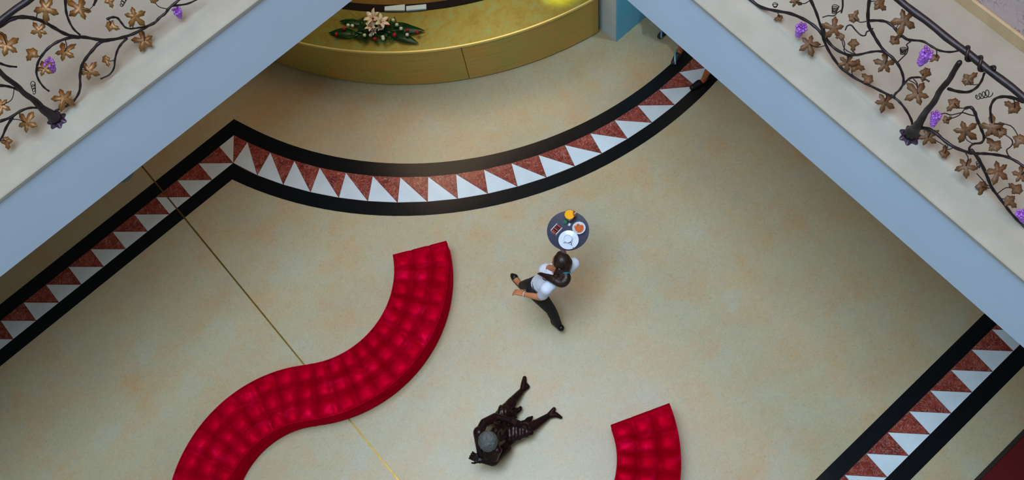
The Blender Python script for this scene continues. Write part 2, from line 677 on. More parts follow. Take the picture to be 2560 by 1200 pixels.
XW = -8.9
put('black_border', flat([(XW, SO[1]), cnr[1], cnr[0], (XW, SO[0])]), MT['black'], floor)
put('black_border', flat([(XW, SO[3]), cnr[3], cnr[2], (XW, SO[2])]), MT['black'], floor)
put('black_border', curve_band(0, FT, cnr[0], cnr[1]), MT['black'], floor)
put('black_border', curve_band(FB, 1, cnr[2], cnr[3]), MT['black'], floor)
put('black_border', flat([(XW, SR[1]), (8.9, SR[1]), (8.9, SR[0]), (XW, SR[0])]), MT['black'], floor)
put('black_border', flat([(XW, SR[3]), (8.9, SR[3]), (8.9, SR[2]), (XW, SR[2])]), MT['black'], floor)
# bedding seen in the joints between the triangles
put('bedding', flat([(XW, SO[2]), cnr[2], cnr[1], (XW, SO[1])], 0.002), MT['grout'], floor)
put('bedding', curve_band(FT, FB, cnr[1], cnr[2]).xform(Matrix.Diagonal((1, 1, 0.5, 1))), MT['grout'], floor)
put('bedding', flat([(XW, SR[2]), (8.9, SR[2]), (8.9, SR[1]), (XW, SR[1])], 0.002), MT['grout'], floor)


def tri(poly, white):
    p = [Vector(q) for q in poly]
    ar = (p[1] - p[0]).cross(p[2] - p[0])
    if ar < 0:
        p = p[::-1]
    p = inset([tuple(q) for q in p], 0.0022)
    put('white_tile' if white else 'red_tile', MB().prism(p, 0.0015, ZI + random.uniform(0, 0.0004)), MT['white_tile'] if white else MT['red'], floor)


ST = 0.3425
for k in range(17):
    x1 = -0.088 - ST * k
    x0 = x1 - ST
    tri([(x0, SO[1]), (x1, SO[1]), (x1, SO[2])], False)
    tri([(x0, SO[1]), (x0, SO[2]), (x1, SO[2])], True)
for k in range(18):
    x1 = 5.41 - 0.3418 * k
    x0 = x1 - 0.3418
    tri([(x0 + 0.012, SR[1]), (x1 + 0.012, SR[1]), (x1 - 0.012, SR[2])], False)
    tri([(x0 + 0.012, SR[1]), (x0 - 0.012, SR[2]), (x1 - 0.012, SR[2])], True)
tri([cnr[1], (-0.09, SO[1]), cnr[2]], True)
tri([cnr[1], arc_pt(FT, A0), cnr[2]], False)
for k in range(NA):
    a, b = A0 + DA * k, A0 + DA * (k + 1)
    B0 = cnr[2] if k == 0 else arc_pt(FB, a)
    tri([arc_pt(FT, a), B0, arc_pt(FB, b)], True)
    tri([arc_pt(FT, a), arc_pt(FT, b), arc_pt(FB, b)], False)

# brass strip let into the floor
put('brass_strip', MB().box(-1.01, -0.992, -8.5, 7.72, 0.0, 0.006), MT['brass'], floor)

# red carpet at the lower right
cr = thing('carpet', 'dark red carpet with a brown edging in the lower right corner', 'carpet', (3, -3.4, 0))
put('pile', local(MB().box(-3.0, 8.8, -5.2, -1.90, 0, 0.014, 0.004), cr), MT['carpet'], cr)
put('edging', local(MB().box(-3.0, 8.8, -1.90, -1.855, 0, 0.02, 0.005), cr), MT['carpet_edge'], cr)

# pillar under the right gallery
pil = thing('pillar', 'square pale grey pillar with blue light painted on one face beside the golden reception counter', 'pillar', (5.15, 5.2, 0))
put('shaft', local(MB().box(4.632, 5.5, 4.725, 5.33, 0, ZU), pil), mat('pale_grey_paint', (205, 212, 214), 0.75, var=0.03), pil)
put('painted_light_face', local(MB().box(4.640, 5.492, 4.711, 4.725, 0.0, ZU), pil), MT['bluelight'], pil, label='face with blue light painted on')  # thin sheet whose colour stands in for blue light falling on this side

# ------------------------------------------------------------------ reception counter
CC = Vector((5.378, 9.431))
RF, RB_ = 4.552, 3.985
ZC = 0.87


def ring(r0, r1, a0, a1, z0, z1, n=48):
    vs, fs = [], []
    for i in range(n + 1):
        a = math.radians(a0 + (a1 - a0) * i / n)
        c, s_ = math.cos(a), math.sin(a)
        for r, z in ((r0, z0), (r1, z0), (r1, z1), (r0, z1)):
            vs.append((CC.x + r * c, CC.y + r * s_, z))
    for i in range(n):
        k = 4 * i
        for a, b in ((0, 1), (1, 2), (2, 3), (3, 0)):
            fs.append((k + a, k + 4 + a, k + 4 + b, k + b))
    fs += [(3, 2, 1, 0), (4 * n, 4 * n + 1, 4 * n + 2, 4 * n + 3)]
    fs = [tuple(reversed(f)) for f in fs]
    return MB().add(vs, fs)


cen = math.degrees(math.atan2(5.61 - CC.y, 2.887 - CC.x))
aend = math.degrees(math.atan2(4.962 - CC.y, 4.56 - CC.x))
ct = thing('reception_counter', 'curved golden reception counter under the gallery corner', 'counter', (3.2, 6.2, 0))
ANG = [-185, -163, -143.4, cen, aend]
for a, b in zip(ANG[:-1], ANG[1:]):
    if b > -143: pass
for a, b in ((-186, cen), (cen, aend)):
    put('front_panel', local(ring(RF - 0.06, RF - 0.012, a + 0.05, b - 0.05, 0.04, ZC - 0.025, 70), ct), MT['goldfront'], ct, smooth=0.6)
put('plinth', local(ring(RF - 0.5, RF - 0.035, -186, aend, 0.0, 0.04, 90), ct), MT['olive'], ct)
put('carcass', local(ring(RB_ - 0.02, RF - 0.061, -186, aend, 0.03, ZC - 0.026, 90), ct), MT['darkwood'], ct)
put('countertop', local(ring(RB_, RF - 0.009, -186, aend + 0.05, ZC - 0.025, ZC, 90), ct), MT['goldtop'], ct, smooth=0.6)
put('rim', local(ring(RF - 0.009, RF + 0.008, -186, aend + 0.05, ZC - 0.03, ZC + 0.006, 90), ct), MT['rim'], ct, smooth=0.6)
put('back_ledge', local(ring(RB_ - 0.10, RB_, -186, aend, ZC - 0.06, ZC + 0.012, 90), ct), MT['darkwood'], ct)
put('desk', local(ring(RB_ - 0.75, RB_ - 0.10, -186, aend, 0.70, 0.73, 90), ct), MT['olive'], ct)
put('desk_apron', local(ring(RB_ - 0.14, RB_ - 0.12, -186, aend, 0.0, 0.70, 90), ct), MT['darkwood'], ct)

for (x0, x1, yt0, yb0, yt1, yb1), lab in (((961.5, 1012, 17, 26.5, 11.5, 26), 'left one of two pale blue leaflet stacks on the dark counter ledge'),
                                         ((1015.5, 1065.5, 16, 26.5, 11, 22), 'right one of two pale blue leaflet stacks on the dark counter ledge')):
    c = [at(x0, yb0, 0.905), at(x1, yb1, 0.905), at(x1, yt1, 0.905), at(x0, yt0, 0.905)]
    mb = MB()
    b = ZC + 0.013
    for k in range(4):
        j = 0.0015 * (k % 2)
        mb.prism([(p.x + j, p.y + j) for p in c], b + 0.0065 * k, b + 0.0065 * k + 0.006)
    put('leaflet_stack', mb, MT['paper'], label=lab, cat='leaflets', group='leaflets on the reception counter')

# ------------------------------------------------------------------ sofas
def sofa_path(segs, step=0.02):
    """segs: (cx, cy, r, a0, a1) arcs of the centre line"""
    out = []
    for cx, cy, r, a0, a1 in segs:
        L = abs(math.radians(a1 - a0)) * r
        n = max(2, int(L / step))
        for i in range(n + (1 if (cx, cy, r, a0, a1) == segs[-1] else 0)):
            a = math.radians(a0 + (a1 - a0) * i / n)
            sg = 1 if a1 > a0 else -1
            p = Vector((cx + r * math.cos(a), cy + r * math.sin(a)))
            t = Vector((-math.sin(a), math.cos(a))) * sg
            out.append((p, t))
    return out


def build_sofa(path, W, H, label, cell=0.205, w2=None):
    """tufted bench: path of (point, tangent); outline offset +-W/2"""
    org = path[0][0]
    root = thing('curved_bench', label, 'bench', (org.x, org.y, 0), 'tufted red velvet benches')
    s = [0]
    for i in range(1, len(path)):
        s.append(s[-1] + (path[i][0] - path[i - 1][0]).length)
    L = s[-1]
    nc = max(1, round((L - 0.10) / cell))
    cl = (L - 0.10) / nc
    NW = 45
    rows = 3
    # --- tufted cushion
    vs, fs = [], []
    hw = W / 2

    def hgt(si, t):                      # t -hw..hw, si along
        v = (t + hw) / W * rows
        u = (si - 0.05) / cl
        fu, fv = u - round(u), v - round(v)
        inside_u = 0.02 < si < L - 0.02
        du = math.exp(-(fu * cl / 0.021) ** 2) * (1 if -0.2 < u < nc + 0.2 and (round(u) not in (0, nc)) else 0)
        dv = math.exp(-(fv * W / rows / 0.020) ** 2) * (1 if round(v) in (1, 2) else 0)
        btn = 0
        if round(v) in (1, 2) and 0 < round(u) < nc:
            d2 = (fu * cl) ** 2 + (fv * W / rows) ** 2
            btn = math.exp(-d2 / 0.042 ** 2) + 0.6 * math.exp(-d2 / 0.016 ** 2)
        pu = math.cos(PI * max(-0.5, min(0.5, fu)))
        puff = 0.036 * (abs(math.sin(PI * min(max(u, 0.0), nc)))) ** 0.5 * (abs(math.sin(PI * v))) ** 0.5 if inside_u else 0
        edge = min(hw - abs(t), si, L - si)
        roll = 0
        R = 0.035
        if edge < R:
            e = 1 - edge / R
            roll = R * (1 - math.sqrt(max(0, 1 - e * e)))
        return H - 0.034 + puff - 0.018 * du - 0.016 * dv - 0.036 * btn - roll

    n = len(path)
    tt = [-hw + W * k / (NW - 1) for k in range(NW)]
    # denser near the rim
    tt = [-hw, -hw + 0.004, -hw + 0.012, -hw + 0.022] + [-hw + 0.035 + (W - 0.07) * k / (NW - 9) for k in range(NW - 8)] + [hw - 0.022, hw - 0.012, hw - 0.004, hw]
    NW = len(tt)
    zbt = H * 0.60
    for i, (p, t) in enumerate(path):
        nn = Vector((-t.y, t.x))
        ring_ = [(-hw, zbt)] + [(x, hgt(s[i], x)) for x in tt] + [(hw, zbt)]
        for x, z in ring_:
            q = p + nn * x - org
            vs.append((q.x, q.y, z))
    K = NW + 2
    for i in range(n - 1):
        for k in range(K - 1):
            a = i * K + k
            fs.append((a, a + K, a + K + 1, a + 1))
    fs.append(tuple(range(K)))
    fs.append(tuple((n - 1) * K + k for k in reversed(range(K))))
    put('tufted_seat', MB().add(vs, fs), MT['velvet'], root, smooth=0.9)

    def wall_strip(z0, z1, off):
        vs, fs = [], []
        for i, (p, t) in enumerate(path):
            nn = Vector((-t.y, t.x))
            sh = 0
            if i == 0: sh = off
            if i == n - 1: sh = -off
            for x, z in ((-hw + off, z0), (hw - off, z0), (hw - off, z1), (-hw + off, z1)):
                q = p + nn * x + t * sh - org
                vs.append((q.x, q.y, z))
        for i in range(n - 1):
            k = 4 * i
            for a, b in ((0, 1), (1, 2), (2, 3), (3, 0)):
                fs.append((k + a, k + b, k + 4 + b, k + 4 + a))
        fs += [(0, 3, 2, 1), (4 * n - 4, 4 * n - 3, 4 * n - 2, 4 * n - 1)]
        return MB().add(vs, fs)
    put('upholstered_base', wall_strip(0.03, zbt - 0.004, 0.006), MT['velvet'], root, smooth=0.7)
    put('plinth', wall_strip(0.0, 0.03, 0.03), MT['darkwood'], root)
    # piping along both top rims
    for sg in (-1, 1):
        pts = []
        for p, t in path[1:-1:2]:
            nn = Vector((-t.y, t.x))
            q = p + nn * sg * (hw - 0.012) - org
            pts.append((q.x, q.y, H - 0.032))
        put('piping', MB().tube(pts, 0.008, 6), MT['velvet'], root, smooth=True)
    # buttons
    bme = MB().lathe([(0.002, -0.004), (0.013, -0.003), (0.014, 0.002), (0.009, 0.007), (0.001, 0.009)], n=12).mesh('button')
    bme.materials.append(MT['velvet'])
    for c in range(1, nc):
        target = 0.05 + c * cl
        i = min(range(n), key=lambda q: abs(s[q] - target))
        p, t = path[i]
        nn = Vector((-t.y, t.x))
        for r in (1, 2):
            x = -hw + W * r / rows
            q = p + nn * x - org
            put('button', bme, None, root, loc=(q.x, q.y, hgt(s[i], x) + 0.001))
    return root


c1, c2 = (-0.31, 4.81), (-1.905, 2.675)
ai = math.degrees(math.atan2(c2[1] - c1[1], c2[0] - c1[0]))
path1 = sofa_path([(c1[0], c1[1], 1.385, -27.8, ai), (c2[0], c2[1], 1.275, ai + 180, 153)])
build_sofa(path1, 0.655, 0.43, 'long S-shaped tufted red velvet bench across the lower left floor')
path2 = sofa_path([(0.25, 1.50, 1.315, -22.0, -112)])
build_sofa(path2, 0.685, 0.43, 'shorter curved red velvet bench at the lower edge, right of the statue')

# ------------------------------------------------------------------ wrought iron railings
def leaf_mesh(kind, seed, m=None):
    rnd = random.Random(seed)
    if kind == 5:
        lob = [(-146, 0.80), (-73, 0.98), (0, 1.05), (73, 0.98), (146, 0.80)]
        wid = 28
        base = 0.38
    else:
        lob = [(-150, 0.68), (-84, 0.86), (0, 1.15), (84, 0.86), (150, 0.68)]
        wid = 32
        base = 0.60
    n = 90
    rim = []
    for i in range(n):
        a = -180 + 360 * i / n
        r = base
        for la, lr in lob:
            d = abs((a - la + 180) % 360 - 180)
            r = max(r, lr * math.exp(-(d / wid) ** 5) * (1 - 0.16 * (d / wid)) * (1 + 0.07 * math.cos(math.radians(d * 16))))
        r *= 1 + rnd.uniform(-0.02, 0.02)
        rim.append((a, r))
    vs = []
    cup = rnd.uniform(0.10, 0.28)
    tw = rnd.uniform(-0.2, 0.2)

    def pt(a, r, z):
        x, y = r * math.cos(math.radians(a)), r * math.sin(math.radians(a))
        zz = -cup * r * r + 0.06 * math.cos(math.radians(a) * 5) * r + tw * x * y + 0.04 * math.sin(3 * x + seed) + z
        return (x, y, zz)
    th = 0.05
    layers = []
    for z in (th / 2, -th / 2):
        for fr in (0.0, 0.45, 1.0):
            layers.append([pt(a, r * fr, z) for a, r in rim])
    for l in layers:
        vs += l
    fs = []
    for L_, flip in ((0, False), (3, True)):
        for q in (0, 1):
            for i in range(n):
                j = (i + 1) % n
                f = ((L_ + q) * n + i, (L_ + q + 1) * n + i, (L_ + q + 1) * n + j, (L_ + q) * n + j)
                fs.append(f[::-1] if flip else f)
    for i in range(n):
        j = (i + 1) % n
        fs.append((2 * n + i, 5 * n + i, 5 * n + j, 2 * n + j))
    me = MB().add(vs, fs).mesh('leaf')
    me.materials.append(m or MT['leaf'])
    me.polygons.foreach_set('use_smooth', [True] * len(me.polygons))
    return me


BROWN = mat('brown_bronze_leaf', (80, 52, 34), 0.55, 0.1, rgb2=(112, 76, 42), scale=16)
LEAVES5 = {q: [leaf_mesh(5, k, m) for k in range(6)] for q, m in ((0, BROWN), (1, MT['leaf']))}
LEAVES3 = {q: [leaf_mesh(3, k, m) for k in range(4)] for q, m in ((0, BROWN), (1, MT['leaf']))}


def grape_mesh(seed):
    rnd = random.Random(seed)
    mb = MB()
    for k in range(52):
        t = k / 52
        rr = 0.62 * (1 - 0.75 * t) * rnd.uniform(0.7, 1.0)
        a = k * 2.4
        mb.ball((rr * math.cos(a), rr * math.sin(a), 0.75 - 1.7 * t), 0.185, 8, 6)
    me = mb.mesh('grape_cluster')
    me.materials.append(MT['grape'])
    me.polygons.foreach_set('use_smooth', [True] * len(me.polygons))
    return me


GRAPES = [grape_mesh(1), grape_mesh(2)]


def railing(label, loc, plane, outward, trunk, vines, tendrils, leaves, grapes, posts, rail, zmin):
    root = thing('iron_railing', label, 'railing', loc, 'vine railings around the gallery')
    org = Vector(loc)

    def pos(px, py, off=0.0):
        p = plane(px, py, off)
        if p.z < zmin:
            p.z = zmin
        return p - org

    # hand rail
    a, b = rail
    n = 140
    pts, rr = [], []
    for i in range(n + 1):
        p = Vector(a).lerp(Vector(b), i / n) - org
        p.z += 0.004 * math.sin(i * 1.7)
        pts.append(p)
        rr.append(0.0222 + 0.0015 * math.sin(i * 2.3))
    put('handrail', MB().tube(pts, rr, 14), MT['iron'], root, smooth=True)
    allv = []
    for pts_ in vines:
        w_, tr = pts_
        P = catmull([pos(x, y, o) for x, y, o in [(q + (0,))[:3] if len(q) == 2 else q for q in tr]], 5)
        m_ = len(P)
        rad = [w_ * 1.12 * (1.0 + 0.12 * math.sin(i * 1.3)) * (0.85 + 0.15 * math.cos(PI * i / m_)) for i in range(m_)]
        allv += P
        put('vine_branch', MB().tube(P, rad, 8), MT['iron'], root, smooth=True)
        # knots
        if w_ > 0.0085 and m_ > 12:
            pass
    for w_, tr in tendrils:
        if w_ == 0.0035 and len(tr) <= 3:
            continue
        P = catmull([pos(x, y) for x, y in tr], 5)
        put('tendril', MB().tube(P, w_, 6), MT['iron'], root, smooth=True)
    if trunk:                                     # vine winding round the hand rail
        y0, y1, turns = trunk
        P = []
        for i in range(61):
            t = i / 60
            an = 2 * PI * turns * t
            P.append(Vector((a[0] + 0.031 * math.cos(an), y0 + (y1 - y0) * t, a[2] + 0.031 * math.sin(an))) - org)
        put('rail_wrap', MB().tube(P, 0.010, 8), MT['iron'], root, smooth=True)
    up = Vector((0, 0, 1))
    for i, (x, y, r, kind) in enumerate(leaves):
        p = pos(x, y, 0.02 if i % 2 else -0.02)
        wp = p + org
        dist = (wp - Vector((0, 0, EYE_H))).length
        size = r / FPX * dist * 1.05
        rnd = random.Random(i * 17 + int(x))
        nrm = (up * 1.0 + Vector(outward) * 0.75 + Vector((rnd.uniform(-.35, .35), rnd.uniform(-.35, .35), 0))).normalized()
        q = nrm.to_track_quat('Z', 'Y') @ Euler((0, 0, rnd.uniform(0, 2 * PI))).to_quaternion()
        me = (LEAVES5 if kind == 5 else LEAVES3)[0 if trunk else 1][i % (6 if kind == 5 else 4)]
        nv = min(allv, key=lambda v: (v - p).length)
        o = put('leaf', me, None, root)
        if (nv - p).length > 0.02:
            side_ = (nv - p).cross(nrm) * 0.22
            put('leaf_stem', MB().tube(catmull([p, p.lerp(nv, 0.5) + side_, nv], 4), 0.0034, 6), MT['iron'], root, smooth=True)
        o.location = p
        o.rotation_mode = 'QUATERNION'
        o.rotation_quaternion = q
        o.scale = (size, size * rnd.uniform(0.82, 1.0), size)
    for i, (x, y, r) in enumerate(grapes):
        p = pos(x, y)
        dist = (p + org - Vector((0, 0, EYE_H))).length
        size = r / FPX * dist * 1.1
        o = put('grape_cluster', GRAPES[i % 2], None, root, label='violet bunch of grapes')
        o.location = p
        o.scale = (size, size, size)
        o.rotation_euler = (0.2 * i, 0.15, i)
    for (x, y, ztop) in posts:
        zb = ZB
        base = Vector((x, y, zb)) - org
        pts, rr = [], []
        for i in range(25):
            t = i / 24
            pts.append(base + Vector((0.004 * math.sin(i * 1.1), 0.004 * math.cos(i * 0.8), 0.02 + t * (ztop - zb - 0.02))))
            rr.append((0.030 * (1 - t) ** 6 + 0.0165 + 0.005 * (1 - t)) * (1 + 0.05 * math.sin(i * 2.2)))
        pts.append(pts[-1] + Vector((0, 0, 0.012)))
        rr.append(0.012)
        pst = put('post', MB().tube(pts, rr, 12), MT['iron'], root, smooth=True)
        # flower-shaped foot
        vs, fs = [], []
        n = 48
        prof = [(1.0, 0.0), (1.0, 0.008), (0.8, 0.016), (0.55, 0.03), (0.40, 0.05)]
        for r_, z in prof:
            for k in range(n):
                an = 2 * PI * k / n
                rr_ = 0.068 * r_ * (1 + 0.16 * r_ * math.cos(7 * an))
                vs.append((base.x + rr_ * math.cos(an), base.y + rr_ * math.sin(an), base.z + z))
        for i in range(len(prof) - 1):
            for k in range(n):
                j = (k + 1) % n
                fs.append((i * n + k, i * n + j, (i + 1) * n + j, (i + 1) * n + k))
        fs.append(tuple(reversed(range(n))))
        fs.append(tuple(4 * n + k for k in range(n)))
        put('post_foot', MB().add(vs, fs), MT['iron_purple'], pst, smooth=0.8)
    return root


def s3(pts, ox, oy, k=3.0):
    return [(ox + x / k, oy + y / k) for x, y in pts]


c4 = lambda pts: s3(pts, 1840, 0)
c5 = lambda pts: s3(pts, 2160, 200)
VR = [
    (0.0105, c4([(20, -40), (80, 0), (180, 50), (290, 80), (400, 100), (500, 140), (580, 190), (640, 250), (660, 300), (690, 370), (740, 450), (800, 520), (900, 590), (1000, 640), (1100, 690), (1190, 735), (1240, 780), (1290, 850), (1320, 920), (1315, 980)])),
    (0.010, c4([(540, -40), (560, 0), (600, 90), (630, 180), (650, 240)])),
    (0.010, c4([(650, 200), (665, 250), (690, 310), (750, 370), (840, 412), (920, 410), (1010, 390), (1080, 385), (1120, 400)])),
    (0.010, c4([(1005, -40), (1000, 0), (990, 100), (995, 190), (1020, 240), (1060, 310), (1110, 380), (1170, 430), (1220, 490), (1250, 560), (1255, 620), (1230, 670), (1190, 710), (1190, 740)])),
    (0.008, c4([(1000, 155), (1080, 155), (1140, 170), (1200, 220), (1260, 280), (1310, 300), (1400, 310), (1470, 350), (1530, 380), (1610, 390), (1690, 375)])),
    (0.006, c4([(1180, 200), (1215, 250), (1265, 290), (1310, 312)])),
    (0.007, c4([(1250, 640), (1300, 590), (1350, 580), (1400, 585), (1450, 612)])),
    (0.009, c4([(1590, 665), (1660, 685), (1740, 690), (1800, 660), (1840, 610), (1862, 550)])),
    (0.009, c4([(2160, 765), (2080, 735), (2000, 725), (1940, 745), (1910, 800), (1910, 860), (1920, 925)])),
    (0.009, c4([(1720, 812), (1760, 805), (1790, 840), (1810, 900), (1840, 970), (1860, 1030), (1840, 1070), (1780, 1080), (1750, 1110), (1750, 1150)])),
    (0.0105, c4([(1380, 960), (1440, 965), (1500, 1000), (1570, 1060), (1650, 1110), (1750, 1145)]) + c5([(850, 552), (900, 552), (1000, 562), (1080, 580), (1150, 615), (1200, 650), (1290, 700)])),
    (0.010, c5([(800, 520), (850, 580), (890, 650), (930, 740), (960, 810), (1020, 890), (1080, 970), (1140, 1040), (1200, 1110), (1290, 1200)])),
    (0.0055, c4([(1000, 225), (1025, 215)])),
]
TR = [
    (0.004, c4([(650, 130), (690, 118), (735, 118), (760, 95), (790, 75), (800, 45), (800, -20)])),
    (0.0065, c4([(800, 0), (800, 50), (790, 95)])),
    (0.005, c4([(820, 225), (835, 195), (865, 190), (900, 230), (940, 265), (970, 265), (980, 240), (1015, 225)])),
    (0.0035, c4([(875, 190), (872, 165)])), (0.0035, c4([(800, 285), (815, 330), (810, 380), (840, 410)])), (0.0035, c4([(830, 335), (812, 350)])),
    (0.004, c4([(1215, 465), (1250, 430), (1280, 400), (1290, 360), (1280, 335), (1310, 312)])),
    (0.0035, c4([(1140, 465), (1210, 467)])), (0.0035, c4([(1210, 285), (1235, 270)])), (0.0035, c4([(1265, 230), (1280, 275), (1310, 295)])),
    (0.004, c4([(1330, 590), (1355, 620), (1360, 650)])), (0.004, c4([(1400, 585), (1405, 560)])),
    (0.004, c4([(1540, 855), (1570, 850), (1610, 862), (1650, 855), (1700, 845), (1750, 860), (1810, 872)])),
    (0.0035, c4([(1660, 800), (1710, 845)])), (0.0035, c4([(1740, 675), (1745, 640)])),
    (0.0035, c4([(1440, 372), (1460, 362), (1490, 380)])), (0.0035, c4([(600, 325), (650, 330)])), (0.0035, c4([(345, 110), (330, 130)])),
    (0.0035, c4([(1140, 755), (1200, 750)])), (0.0035, c4([(1015, 630), (1030, 650)])), (0.0035, c4([(890, 440), (900, 415)])),
    (0.0035, c4([(1010, 50), (1000, 80)])), (0.0035, c4([(490, 175), (500, 150)])), (0.0035, c4([(290, 100), (290, 75)])),
    (0.004, c5([(1050, 405), (1100, 440), (1115, 470), (1100, 500), (1070, 525), (1080, 560), (1100, 580)])), (0.0035, c5([(1115, 470), (1140, 450)])),
    (0.0035, c5([(1018, 640), (1030, 600), (1065, 588)])), (0.0035, c5([(540, 455), (600, 490), (630, 520), (670, 508)])),
    (0.004, c5([(845, 700), (890, 750), (920, 785), (950, 800)])), (0.0035, c5([(1130, 900), (1200, 905)])), (0.0035, c5([(900, 468), (940, 475)])),
    (0.0035, c5([(795, 450), (795, 490)])), (0.0035, c5([(1160, 860), (1200, 905)])), (0.0035, c5([(760, 210), (850, 165)])), (0.0035, c5([(940, 130), (985, 135)])),
]


def coil(cx, cy, w_, h_, turns, dx, dy, n0=14):
    """screen-plane spiral wire: loops of w_ x h_ px creeping along (dx, dy)"""
    out = []
    N = int(turns * n0)
    for i in range(N + 1):
        t = i / N
        a = 2 * PI * turns * t
        k = 1 - 0.45 * t
        out.append((cx + dx * (t - 0.5) + w_ * k * math.cos(a), cy + dy * (t - 0.5) + h_ * k * math.sin(a)))
    return out


CR = [coil(2087, 24, 9, 6, 5, -4, 18), coil(2258, 128, 9.5, 4.5, 5, -3, 16), coil(2457, 238, 7, 10, 4, -36, 12), coil(2446, 412, 6, 4, 4, 0, 16), coil(1938, 13, 7, 6, 2.5, 0, 6)]
TR += [(0.0028, c) for c in CR]
LR = [(450, 10, 55, 5), (328, 130, 34, 3), (550, 330, 78, 5), (735, 215, 78, 5), (790, 275, 34, 3), (880, 325, 48, 3), (882, 135, 48, 3), (1075, 30, 52, 3),
      (1262, 155, 96, 5), (1190, 300, 50, 3), (830, 470, 72, 5), (895, 490, 58, 3), (1118, 480, 76, 5), (995, 595, 50, 3), (1112, 765, 76, 5), (1425, 545, 52, 3),
      (1365, 705, 92, 5), (1502, 430, 38, 3), (1740, 600, 58, 3), (1638, 775, 54, 3), (1578, 900, 36, 3), (1720, 985, 88, 5), (1440, 1030, 72, 5),
      (1565, 1150, 50, 3), (1920, 960, 82, 5), (1985, 985, 60, 3), (1945, 1095, 58, 3), (2090, 810, 60, 3), (2130, 1045, 52, 3)]
LR = [(1840 + x / 3, y / 3, r / 3, k) for x, y, r, k in LR]
LR += [(2160 + x / 3, 200 + y / 3, r / 3, k) for x, y, r, k in
       [(1010, 685, 86, 5), (765, 645, 72, 5), (885, 800, 56, 3), (1178, 715, 62, 5), (1148, 820, 54, 3), (1090, 905, 54, 3)]]
GR = [(1840 + 482 / 3, 228 / 3, 19), (1840 + 1412 / 3, 430 / 3, 22), (1840 + 1490 / 3, 893 / 3, 18), (2160 + 1185 / 3, 200 + 1020 / 3, 17)]

railing('wrought iron vine railing with bronze leaves on the right gallery', (3.6, 1.0, ZB),
        lambda x, y, o=0.0: at_x(x, y, 3.6 + o), (-0.6, -0.3, 0), (0.76, 0.55, 2.25), VR, TR, LR, GR,
        [(3.586, 0.731, 5.70), (3.586, -1.95, 5.79), (3.586, -4.63, 5.79)], ((3.602, -6.0, 5.80), (3.602, 4.95, 5.80)), ZB + 0.02)

c1s = lambda pts: s3(pts, 0, 0)
VL = [
    (0.0125, c1s([(-40, 230), (0, 195), (90, 143), (160, 128), (240, 135), (320, 160), (400, 205), (480, 250), (560, 275), (640, 280), (740, 297), (840, 297), (940, 275), (1020, 245), (1100, 200), (1160, 170), (1200, 130), (1240, 100), (1270, 60), (1330, 10), (1370, -30)])),
    (0.007, c1s([(1290, 45), (1400, 30), (1470, 0), (1520, -30)])),
    (0.009, c1s([(488, -30), (490, 0), (495, 80), (515, 150), (550, 215), (600, 262)])),
    (0.009, c1s([(600, 282), (520, 285), (440, 310), (370, 355), (320, 410), (285, 470), (273, 540), (290, 600), (330, 655), (367, 683)])),
    (0.0105, c1s([(830, 298), (750, 320), (700, 370), (650, 430), (615, 490), (600, 560), (602, 640), (590, 700), (550, 760), (490, 800), (415, 830)])),
    (0.008, c1s([(955, 285), (910, 330), (880, 380), (862, 450), (855, 510), (820, 560), (755, 592)])),
    (0.008, c1s([(800, 145), (840, 130), (880, 135), (910, 170), (940, 205), (980, 215), (1040, 208), (1105, 195)])),
    (0.010, c1s([(-60, 650), (0, 642), (60, 648), (120, 668), (190, 710)])),
    (0.009, c1s([(-40, 460), (0, 475), (60, 495), (125, 502)])),
    (0.010, c1s([(-40, 925), (0, 910), (80, 880), (150, 835), (220, 810), (290, 812), (370, 840)])),
    (0.009, c1s([(95, 880), (50, 950), (20, 1020), (-5, 1060)])),
    (0.010, c1s([(735, -30), (720, 0), (702, 40)])),
]
TL = [(0.0035, c1s(p)) for p in [
    [(318, 130), (330, 155)], [(375, 205), (340, 207)], [(455, 320), (455, 345)], [(290, 395), (325, 382)], [(500, 45), (530, 50)],
    [(865, 170), (905, 168)], [(965, 180), (965, 205)], [(1060, 235), (1065, 250)], [(830, 430), (862, 420)], [(580, 540), (610, 520), (640, 505)],
    [(540, 720), (575, 705)], [(180, 870), (190, 840)], [(320, 440), (325, 470), (350, 470)], [(930, 75), (920, 45)]]]
TL += [(0.0028, coil(84, 219, 6, 9, 3.5, 4, 26)), (0.0028, coil(307, 6, 6, 8, 3, -8, 20))]
LL = [(342, 65, 86, 5), (600, 68, 86, 5), (820, 3, 42, 3), (1010, 125, 76, 5), (825, 192, 50, 3), (1080, 305, 74, 5), (293, 230, 58, 5), (482, 388, 76, 5),
      (50, 340, 84, 5), (242, 395, 50, 3), (328, 515, 62, 5), (790, 445, 42, 3), (665, 535, 70, 5), (478, 735, 80, 5), (195, 920, 76, 5), (48, 1058, 46, 3),
      (10, 790, 62, 5), (1150, -2, 40, 3)]
LL = [(x / 3, y / 3, r / 3, k) for x, y, r, k in LL]
railing('wrought iron vine railing with gilded leaves on the left gallery', (-0.4, 5.19, ZB),
        lambda x, y, o=0.0: at_y(x, y, 5.19 + o), (-0.1, -0.75, 0), None, VL, TL, LL, [(446, 33, 15), (127, 165, 17)],
        [(-0.848, 5.185, 5.72), (-3.53, 5.185, 5.79), (-6.2, 5.185, 5.79)], ((-7.5, 5.192, 5.80), (3.45, 5.192, 5.80)), ZB + 0.02)

# ------------------------------------------------------------------ flowers on the counter
fl = thing('flower_arrangement', 'flat arrangement of white lilies, red and white blooms and dark leaves on the golden counter', 'flowers',
           tuple(at(955, 80, ZC + 0.001)))
FO = Vector(fl.location)
g8 = lambda x, y, z: at(800 + x / 8.533, y / 8.533, ZC + z) - FO


